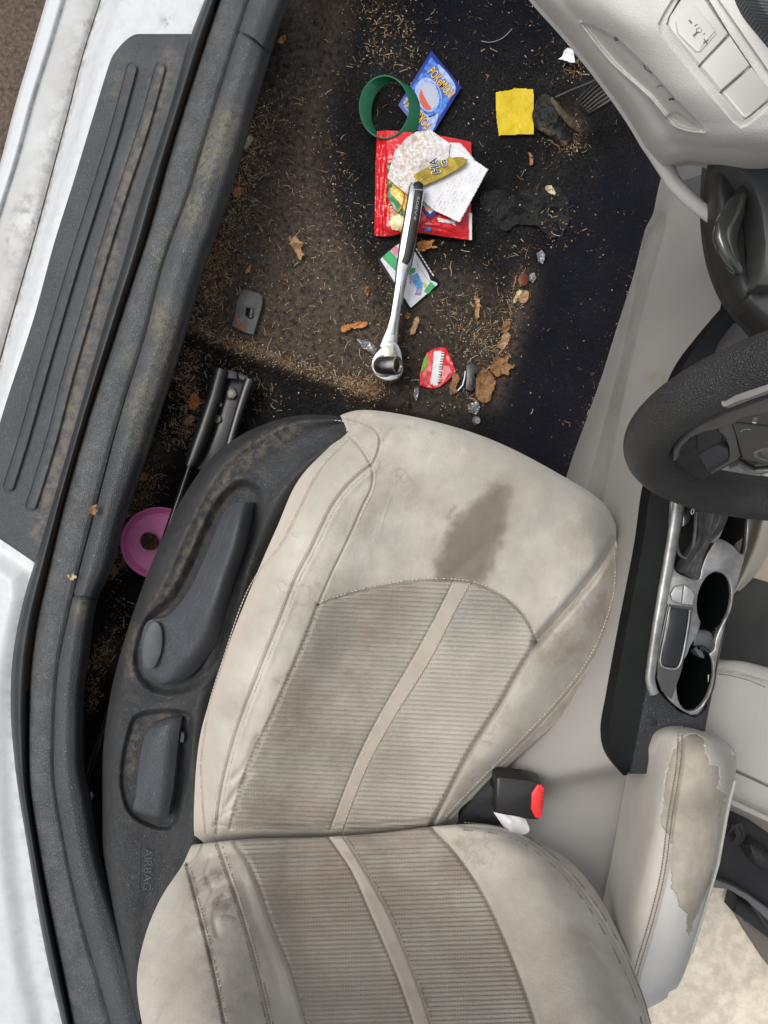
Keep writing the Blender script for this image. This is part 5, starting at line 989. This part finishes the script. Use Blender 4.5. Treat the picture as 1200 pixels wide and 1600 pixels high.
sweep('grip_inlay', np.column_stack([gP-[4, 0], gz]), [.0120, .0125, .0125, .0118, .010], .006, mat('grip_black', (.010, .0105, .011), .42, spec=.3, blotch=(60, .7, 1.4)), rt, 16, 4)
sweep('grip_end', [(652, 287, hz+.001), (653, 291, hz+.002), (653, 297, hz+.0035)], [.010, .016, .015], [.010, .013, .008], MATS['grip_black'], rt, 16, 3)
text('stamped_marks', '·S08V4·', (652.5, 303), (645.5, 346), (656.5, 304), 0, mat('stamp_grey', (.30, .30, .29), .4), rt, .0002, 0, lambda x, y: hz+.0083-(y-303)*.000085)
slab('ratchet_head', [(597, 541), (606, 533), (618, 534), (625, 543), (629, 560), (630, 578), (624, 590), (608, 596), (594, 592), (584, 583), (580, 572), (583, 558), (590, 548)], hz-.008, .018, mat('bright_chrome', (.74, .75, .72), .14, metal=1, rvar=.05), rt, .003, 70)
slab('selector', [(599, 543), (606, 539), (613, 543), (615, 551), (612, 556), (609, 560), (601, 560), (599, 553)], hz-.0045, .005, mat('ivory_metal', (.62, .60, .46), .3, metal=.3), rt, .0015, 40)
sweep('drive_ring', np.column_stack([circ(600, 572, 17, 16, 40), np.full(40, hz-.0065)]), .003, .003, chrome2, rt, 8, cap=False)
skp = unp(A([[592, 571, hz-.002], [604, 571, hz+.010], [621, 571, hz+.020]]))
so_ = sweep('socket', np.vstack([skp[0], skp[0]*.6+skp[1]*.4, skp[1], skp[2]]), [.021, .026, .0265, .026], [.021, .026, .0265, .026], mat('socket_steel', (.52, .50, .46), .30, metal=1, blotch=(50, .6, 1.2)), rt, 40, 2, world=True, cap=False, up=(0, 1, 0))
dv = (skp[2]-skp[1]); dv /= np.linalg.norm(dv); e1 = np.cross(dv, [0, 1, 0]); e1 /= np.linalg.norm(e1); e2 = np.cross(dv, e1)
a = np.linspace(0, 2*np.pi, 40, endpoint=False); hx = np.cos(np.pi/6)/np.cos((a % (np.pi/3))-np.pi/6)
R0 = lambda r, k, h: skp[2]+dv*h+(np.cos(a)[:, None]*e1+np.sin(a)[:, None]*e2)*(r*k)[:, None]
o1 = np.ones(40); L_ = [R0(.013*o1, 1, 0), R0(.0122*o1, 1, .0012), R0(.0100*o1, 1, .0010), R0(.0088*hx, 1, -.0015), R0(.0086*hx, 1, -.013), R0(.0005*o1, 1, -.013)]
V = np.vstack(L_); i = np.arange(240).reshape(6, 40); j = np.roll(i, -1, 1); mk('socket_mouth', V, np.stack([i[:-1], j[:-1], j[1:], i[1:]], -1).reshape(-1, 4), MATS['socket_steel'], so_, sharp=30)
# -- red foil lid --
fl_ = [(666, 551), (676, 545), (688, 542), (697, 544), (706, 563), (712, 581), (700, 594), (685, 605), (674, 607), (655, 602), (656, 584), (660, 566)]
lid = sheet('foil_lid', fl_, foilr, 'crumpled red foil pot lid with white barcode panel below the ratchet head', 'foil lid', .004, .0022, 18, 11, 60)
def onl(name, q, m, h, n=26): return sheet(name, q, m, lift=.004+h, amp=.0022, fs=18., seed=11, n=n, parent=lid, th=.0001)
onl('lid_print', [(678, 547), (687, 547), (694, 550), (690, 575), (684, 602), (672, 600), (675, 575)], white, .0006); onl('lid_print', [(666, 552), (677, 549), (674, 580), (668, 602), (657, 600), (661, 575)], mat('lid_pink_red', (.62, .06, .06), .35, coat=.3, blotch=(200, .7, 1.5)), .0005)
onl('lid_print', [(662, 560), (667, 553), (667, 568), (662, 580), (658, 580)], mat('lid_green', (.08, .42, .04), .35), .0008, 18); onl('lid_print', [(693, 570), (702, 572), (704, 580), (694, 594), (689, 592)], mat('lid_pink', (.68, .22, .24), .35), .0008, 18)
for k in range(12):
    p = A([691.5, 552])+A([-.55, 4.0])*k*1.03; onl('bar_code', [p+A([-2.4, -.7]), p+A([2.2, -.5]), p+A([2.0, .4+(k % 3)*.4]), p+A([-2.6, .2+(k % 3)*.4])], bk_, .0010, 6)
tag(sheet('yellow_note', [(774, 146), (776, 143), (798, 140), (803, 137), (820, 138), (833, 139), (834, 170), (834, 209), (800, 210), (779, 211), (775, 180)], mat('yellow_paper', (.62, .45, .006), .6, blotch=(30, .9, 1.08), grain=('noise', 120, .0002)), 'x y z w', 'x', .004, .0016, 30, 13, 70, curl=.001), 'square yellow paper note with slightly uneven edges beside the accelerator pedal', 'paper note')
tag(sheet('white_scrap', [(881, 79), (886, 75), (895, 76), (898, 97), (890, 97), (880, 93), (872, 92), (878, 88)], white, 'x', 'x', .012, .005, 7, 15, 40, curl=.004, attrs=dict(dirt=lambda g: 0*g[..., 0])), 'small bright white paper scrap above the accelerator pedal', 'paper scrap')
# -- black cloth --
clo = [(750, 300), (775, 296), (810, 300), (846, 290), (874, 292), (888, 312), (889, 345), (878, 368), (860, 372), (838, 352), (806, 350), (790, 362), (768, 348), (748, 322)]
sheet('black_cloth', clo, mat('black_cloth', (.0035, .0035, .004), .8, grain=('noise', 400, .0003), speck=(120, .05, (.35, .3, .22))), 'crumpled black cloth lying right of the receipt on the carpet', 'cloth', .003, .016, 30, 17, 120, th=.001, curl=-.003)
# -- pink lid under the seat side --
pkm = mat('pink_plastic', (.74, .17, .42), .4, coat=.1, blotch=(40, .92, 1.05), speck=(150, .07, (.06, .02, .03))); cpx = (251, 848)
prof = [(54, .0), (56, .004), (56, .010), (54.5, .0115), (52.5, .0105), (51, .008), (49.5, .0095), (48, .0085), (46.5, .004), (30, .0035), (.5, .0035)]
a = np.linspace(0, 2*np.pi, 80, endpoint=False); V = np.vstack([unp(np.column_stack([cpx[0]+r*np.cos(a), cpx[1]+r*np.sin(a), np.full(80, .252)]))+np.column_stack([0*a, 0*a, h+.010*np.cos(a)*-1*r/56]) for r, h in prof])
i = np.arange(len(prof)*80).reshape(-1, 80); j = np.roll(i, -1, 1)
pl_ = mk('round_lid', V, np.stack([i[:-1], j[:-1], j[1:], i[1:]], -1).reshape(-1, 4), pkm, None, sharp=40); tag(pl_, 'round pink plastic lid wedged between the sill and the seat shield', 'plastic lid')
tag(sheet('mud_clod', [(220, 838), (228, 832), (238, 834), (246, 840), (247, 852), (240, 858), (228, 858), (220, 850)], mat('brown_mud', (.11, .055, .022), .9, grain=('noise', 300, .002), blotch=(200, .4, 1.8)), 'x', 'x', .0, .010, 5, 19, 40, zf=zflat(.262), dense=1), 'clump of dried brown mud stuck on the pink lid', 'mud clump')
# -- bracket plate in carpet --
bp_ = mat('dirty_grey_plastic', (.085, .09, .085), .6, blotch=(60, .7, 1.4), grain=('noise', 300, .0004), speck=(200, .2, (.30, .22, .14)))
br_ = slab('floor_bracket', [(377, 453), (388, 452), (403, 457), (410, 463), (410, 474), (403, 500), (396, 523), (380, 519), (362, 509), (366, 490), (370, 470)], .262, .006, bp_, None, .0015, holes=[[(385, 480), (396, 483), (396, 497), (391, 498), (383, 493)]])
tag(br_, 'dirty grey plastic mat anchor plate with a hook set in the carpet', 'anchor plate')
slab('hook', [(391, 482), (396, 483), (394, 498), (389, 496)], .264, .004, mat('hook_plastic', (.05, .052, .05), .35), br_, .001)
slab('rust_patch', [(367, 490), (371, 491), (376, 504), (381, 512), (380, 517), (373, 514), (370, 502)], .2628, .0006, mat('rusty_brown', (.22, .07, .03), .8, blotch=(200, .7, 1.3)), br_, .0002)
# -- small finds near the right of the carpet --
tag(slab('coin', circ(818, 437, 8, 10, 28, 10), .262, .0018, mat('tarnished_copper', (.14, .045, .018), .4, metal=.6, blotch=(100, .7, 1.2)), None, .0004), 'round tarnished copper coin right of the printed card', 'coin')
glassy = mat('clear_plastic', (.40, .41, .42), .14, trans=.6, coat=.6, blotch=(200, .5, 1.2))
a = np.linspace(0, 2*np.pi, 40, endpoint=False); V = np.vstack([unp(np.column_stack([743+ox+r*np.cos(a), 657+r*1.12*np.sin(a), np.full(40, z)])) for r, z, ox in [(13.5, .236, 0), (13, .239, 0), (10.5, .240, 0), (9, .2425, 1), (5.5, .252, 2), (4.5, .258, 3), (.5, .258, 3)]])
i = np.arange(280).reshape(-1, 40); j = np.roll(i, -1, 1); tag(mk('suction_cup', V, np.stack([i[:-1], j[:-1], j[1:], i[1:]], -1).reshape(-1, 4), mat('smoky_plastic', (.30, .31, .31), .2, trans=.45, coat=.5), None, sharp=60), 'small clear plastic suction cup at the front edge of the seat', 'suction cup')
for q, lb, sd in [([(838, 396), (846, 390), (852, 398), (848, 412), (841, 408)], 'shiny crumpled clear plastic scrap below the black cloth', 3), ([(828, 428), (834, 424), (838, 434), (832, 442), (826, 436)], 'clear plastic scrap touching the copper coin', 4), ([(730, 632), (744, 626), (750, 636), (744, 648), (732, 644)], 'clear plastic scrap above the suction cup', 5), ([(647, 606), (654, 604), (654, 616), (650, 627), (646, 618)], 'thin clear plastic shard below the red foil lid', 6), ([(556, 528), (580, 534), (590, 545), (584, 554), (566, 544)], 'clear film scrap left of the ratchet head', 7)]:
    sheet('plastic_scrap', q, glassy, lb, 'plastic scrap', .004, .004, 8, sd, 30, group='scraps of clear plastic')
sweep_ = sweep('wire_hook', [(727, 580, .256), (726, 590, .257), (723, 602, .257), (714, 612, .255), (704, 616, .254)], .0028, .0028, mat('pale_wire', (.5, .5, .56), .3, metal=.5), None, 10); tag(sweep_, 'bent pale metal wire between the red lid and the oak leaf', 'wire')
cl = slab('plastic_clip', [(728, 571), (737, 566), (750, 574), (748, 582), (742, 584), (744, 604), (738, 612), (727, 608), (729, 590)], .262, .012, mat('clip_black', (.03, .033, .032), .4, coat=.2), None, .0025); tag(cl, 'black plastic clip lying beside the bent wire', 'plastic clip')
slab('clip_slot', [(734, 590), (742, 592), (740, 606), (734, 602)], .2632, .003, bk_, cl, .0005)
tag(sweep('twig', [(766, 645, .246), (765, 655, .247), (763, 668, .247), (760, 684, .246)], [.005, .0045, .004, .003], .003, mat('pale_twig', (.45, .40, .24), .7), None, 8), 'pale yellow twig pointing down to the seat front', 'twig')
# -- leaves --
lf = {c: mat('leaf_'+c, v, .7, blotch=(140, .65, 1.3), grain=('noise', 300, .0004)) for c, v in dict(orange=(.50, .20, .05), brown=(.26, .12, .05), tan=(.36, .22, .11), green=(.36, .42, .24), oak=(.24, .12, .045), pale=(.55, .46, .28)).items()}
LV = [([(532, 512), (540, 508), (551, 506), (562, 502), (574, 505), (572, 510), (560, 513), (550, 512), (543, 517), (533, 518)], 'orange', 'orange two-lobed dry leaf left of the ratchet shaft'),
 ([(651, 494), (655, 498), (651, 512), (645, 523), (641, 520), (643, 510)], 'tan', 'slender tan leaf right of the ratchet shaft'),
 ([(652, 380), (660, 376), (680, 376), (674, 382), (684, 386), (670, 388), (658, 393)], 'orange', 'jagged orange brown leaf under the red packet edge'),
 ([(451, 368), (458, 372), (462, 367), (466, 374), (475, 380), (470, 388), (474, 398), (468, 405), (462, 394), (455, 384)], 'tan', 'torn tan leaf on the open carpet left of centre'),
 ([(364, 296), (372, 292), (381, 296), (376, 303), (368, 308)], 'orange', 'orange leaf flake against the sill trim halfway down'),
 ([(384, 216), (392, 211), (396, 216), (390, 226), (382, 232)], 'green', 'small grey green leaf against the sill trim'),
 ([(434, 62), (444, 55), (447, 60), (438, 68)], 'orange', 'orange leaf flake at the sill trim near the top'),
 ([(298, 616), (304, 613), (312, 626), (306, 638), (298, 640), (295, 628)], 'orange', 'bright orange leaf beside the seat rail'),
 ([(292, 652), (300, 648), (304, 654), (294, 664), (286, 660)], 'tan', 'curled tan leaf just below the bright orange leaf'),
 ([(705, 582), (714, 584), (718, 592), (712, 604), (714, 612), (705, 614), (702, 602), (706, 592)], 'oak', 'curled brown leaf between the red lid and the wire'),
 ([(746, 584), (756, 576), (768, 584), (774, 594), (770, 612), (762, 628), (750, 627), (744, 616), (742, 600)], 'oak', 'large brown oak leaf beside the black clip'),
 ([(766, 574), (772, 564), (776, 556), (786, 560), (790, 553), (796, 558), (793, 566), (802, 572), (795, 578), (797, 586), (786, 584), (776, 588)], 'oak', 'lobed brown oak leaf above the large one'),
 ([(782, 530), (790, 520), (798, 524), (794, 534), (786, 546), (778, 542)], 'tan', 'crinkled tan leaf above the lobed oak leaf'),
 ([(786, 506), (792, 500), (798, 504), (792, 518), (784, 520)], 'brown', 'brown leaf fragment in the debris line right of centre'),
 ([(816, 456), (824, 454), (826, 464), (820, 473), (812, 472), (812, 464)], 'tan', 'pinkish tan petal just below the copper coin'),
 ([(804, 464), (812, 452), (815, 456), (810, 468), (802, 474)], 'pale', 'pale curled petal left of the pinkish one'),
 ([(826, 238), (832, 244), (832, 256), (827, 258), (828, 250)], 'brown', 'slim brown leaf below the yellow note'),
 ([(853, 291), (860, 290), (867, 298), (866, 303), (858, 301), (853, 297)], 'pale', 'pale oval seed lying on the black cloth'),
 ([(741, 462), (748, 466), (750, 478), (746, 498), (742, 492), (744, 478)], 'tan', 'shredded tan leaf strip right of the printed card'),
 ([(572, 446), (577, 452), (574, 462), (569, 456)], 'brown', 'tiny brown leaf chip left of the printed card'),
 ([(636, 488), (641, 492), (637, 498), (632, 494)], 'brown', 'tiny brown leaf chip below the printed card'),
 ([(385, 420), (392, 414), (390, 424), (384, 428)], 'orange', 'yellow orange leaf chip above the anchor plate'),
 ([(216, 744), (226, 738), (230, 748), (222, 752)], 'orange', 'reddish leaf chip above the pink lid'),
 ([(174, 880), (182, 888), (178, 900), (172, 896)], 'tan', 'tan leaf sliver below the pink lid against the trim')]
for k, (q, c, lb) in enumerate(LV):
    big = max(np.ptp(A(q)[:, 0]), np.ptp(A(q)[:, 1])); Pq = A(q, float); Pj = spl(Pq, 60, True); Pj += rng.normal(0, .45+.01*big, Pj.shape)
    sheet('dry_leaf', Pj, lf[c], lb, 'leaf', .0035, .003+.0001*big, 4+big*.18, 30+k, 46, group='dry leaves and petals on the floor', zf=(zflat(.272) if c == 'pale' and q[0][0] == 853 else None), curl=.0006*big/10)
for (x, y, z, r, lb) in [(145, 797, .397, 7, 'orange brown leaf crumb lying on the sill trim'), (111, 900, .396, 5, 'yellowish crumb lying low on the sill trim')]:
    Pj = circ(x, y, r, r, 16)+rng.normal(0, 1.6, (16, 2)); sheet('leaf_crumb', Pj, lf['oak' if r > 6 else 'pale'], lb, 'crumb', .0, .004, 4, 77, 30, zf=zflat(z))
tag(slab('white_bit', [(138, 1240), (143, 1238), (145, 1244), (142, 1252), (137, 1250)], .30, .003, white, None, .0008), 'tiny white plastic bit in the gap beside the sill trim', 'plastic bit')
Pj = spl([(752, 64), (766, 66), (784, 60), (800, 45)], 20); tag(sweep('curled_hair', np.column_stack([Pj, carpet_z(Pj[:, 0], Pj[:, 1])+.003]), .0010, .0010, mat('grey_fibre', (.3, .3, .28), .6), None, 6), 'long thin grey fibre curving across the carpet above the yellow note', 'fibre')
# ================================================================ DEBRIS (uncountable straw and crumbs)
def scatter(n, kind, *a):
    if kind == 'poly':
        P = A(a[0], float); out = np.zeros((0, 2))
        while len(out) < n:
            q = rng.uniform(P.min(0), P.max(0), (n*3, 2)); out = np.vstack([out, q[inside(q[None], P)[0]]])
        return out[:n]
    P = spl(a[0], 200)[:, :2]; return P[rng.integers(0, 200, n)]+rng.normal(0, a[1], (n, 2))
field = [(440, -20), (860, -30), (905, 80), (880, 170), (880, 380), (800, 480), (760, 640), (640, 648), (520, 640), (440, 650), (250, 700), (290, 540), (330, 400), (390, 220)]
src = [(2600, 'poly', field, 0, 3), (2600, 'poly', [(300, 500), (420, 150), (480, 100), (560, 300), (620, 480), (600, 620), (420, 560)], 0, 0),
 (5200, 'line', [(404, 175), (375, 270), (345, 360), (320, 440), (312, 490)], 19, 1), (700, 'line', [(350, 370), (322, 440), (318, 480)], 12, 4), (1500, 'line', [(300, 512), (350, 532), (420, 558), (500, 585), (585, 612)], 9, 1), (900, 'line', [(540, 606), (580, 606), (580, 618)], 9, 1),
 (2000, 'line', [(300, 545), (290, 600), (300, 640), (270, 690)], 16, 0), (300, 'line', [(330, 565), (400, 600), (430, 640)], 12, 0),
 (900, 'line', [(738, 630), (770, 560), (790, 500), (812, 430)], 12, 1), (700, 'line', [(700, 480), (740, 520), (760, 560)], 24, 0), (260, 'line', [(560, 0), (590, 20), (640, 40)], 16, 1), (350, 'line', [(585, 70), (640, 100), (560, 50)], 22, 0),
 (420, 'line', [(846, 196), (866, 212), (892, 232), (905, 210)], 8, 1), (200, 'line', [(895, 80), (905, 100), (885, 115)], 9, 1), (1100, 'line', [(240, 730), (222, 770), (205, 810)], 13, 1), (300, 'line', [(190, 860), (180, 900)], 9, 1),
 (260, 'line', [(195, 930), (180, 980), (165, 1020)], 13, 0), (420, 'line', [(168, 1015), (155, 1030), (150, 1045)], 9, 1), (300, 'line', [(150, 1060), (140, 1110)], 6, 1), (160, 'line', [(855, 340), (888, 350), (878, 372), (800, 380)], 14, 0),
 (260, 'poly', [(880, 120), (1000, 260), (960, 450), (880, 700), (800, 640), (830, 470), (880, 380)], 0, 2), (140, 'line', [(1010, 350), (960, 520), (905, 680), (890, 730)], 6, 2), (500, 'poly', [(600, 380), (780, 390), (800, 480), (740, 640), (600, 600)], 0, 0)]
pts = []; cls = []
for n, k, a0, s, c in src:
    p = scatter(n, k, a0, s) if k == 'line' else scatter(n, k, a0); pts.append(p); cls.append(np.full(n, c))
pts = np.vstack(pts); cls = np.concatenate(cls); Zp = carpet_z(pts[:, 0], pts[:, 1]); Zp = Zp+inside(pts[None], clo, 0)[0]*(.0035+.016*(fbm(pts[:, 0]/30, pts[:, 1]/30, 117)*2-.6))
dm = [mat('straw_pale', (.50, .39, .24), .8), mat('straw_brown', (.30, .155, .06), .85), mat('crumb_white', (.60, .55, .45), .7), mat('crumb_tan', (.40, .235, .10), .85), mat('straw_dark', (.12, .065, .03), .85)]
VV = []; FF = []; MI = []; cnt = 0; n = len(pts); r = rng.random((n, 8))
oct_ = A([[1, 0, 0], [0, 1, 0], [-1, 0, 0], [0, -1, 0], [0, 0, .7], [0, 0, -.4]]); of = A([[0, 1, 4], [1, 2, 4], [2, 3, 4], [3, 0, 4]])
for q in range(n):
    x, y = pts[q]; z = Zp[q]+.001+.003*r[q, 0]*(cls[q] == 1)+.005*r[q, 0]*(cls[q] == 4)
    if r[q, 1] < (.30 if cls[q] != 2 else .1):            # straw: bent three-sided fibre
        Ls = (1.6+8.5*r[q, 2]**3.0)/F*(H-z); an = r[q, 3]*np.pi; b = (r[q, 4]-.5)*.8; w_ = .00022+.0005*r[q, 5]**2
        p = [A([0, 0, 0])]
        for s in range(3): p.append(p[-1]+A([math.cos(an+b*s), math.sin(an+b*s), (.25-.2*s)*(.3+r[q, 6])])*Ls/2)
        p = A(p)+unp1(x, y, z); nn = A([-math.sin(an), math.cos(an), 0])*w_
        ring = np.stack([p+nn, p-nn, p+[0, 0, w_*1.2]], 1).reshape(-1, 3); VV.append(ring)
        for s in range(3):
            o = cnt+s*3; FF += [[o, o+3, o+5, o+2], [o+2, o+5, o+4, o+1]]
        cnt += 12; k = (0 if r[q, 7] < .2 else 1 if r[q, 7] < .45 else 4) if cls[q] == 3 else (0 if r[q, 7] < .38 else 1 if r[q, 7] < .72 else 4) if cls[q] else (0 if r[q, 7] < .5 else 1 if r[q, 7] < .75 else 4); MI += [k]*6
    else:
        s = (.5+1.5*r[q, 2]**4)*.00085; an = r[q, 3]*6.28; ca, sa = math.cos(an), math.sin(an); o_ = oct_*[s, s*(.4+.6*r[q, 4]), s]; o_ = o_@A([[ca, sa, 0], [-sa, ca, 0], [0, 0, 1]])
        VV.append(o_+unp1(x, y, z)); FF += (of+cnt).tolist(); cnt += 6; k = 2 if r[q, 7] < .30 else 3 if r[q, 7] < .65 else 1 if r[q, 7] < .8 else 4; MI += [k]*4
o = mk('straw_debris', np.vstack(VV), FF, dm, None, smooth=False, mi=MI); o['kind'] = 'stuff'; o['label'] = 'dry straw bits and crumbs scattered over the dark carpet'; o['category'] = 'debris'
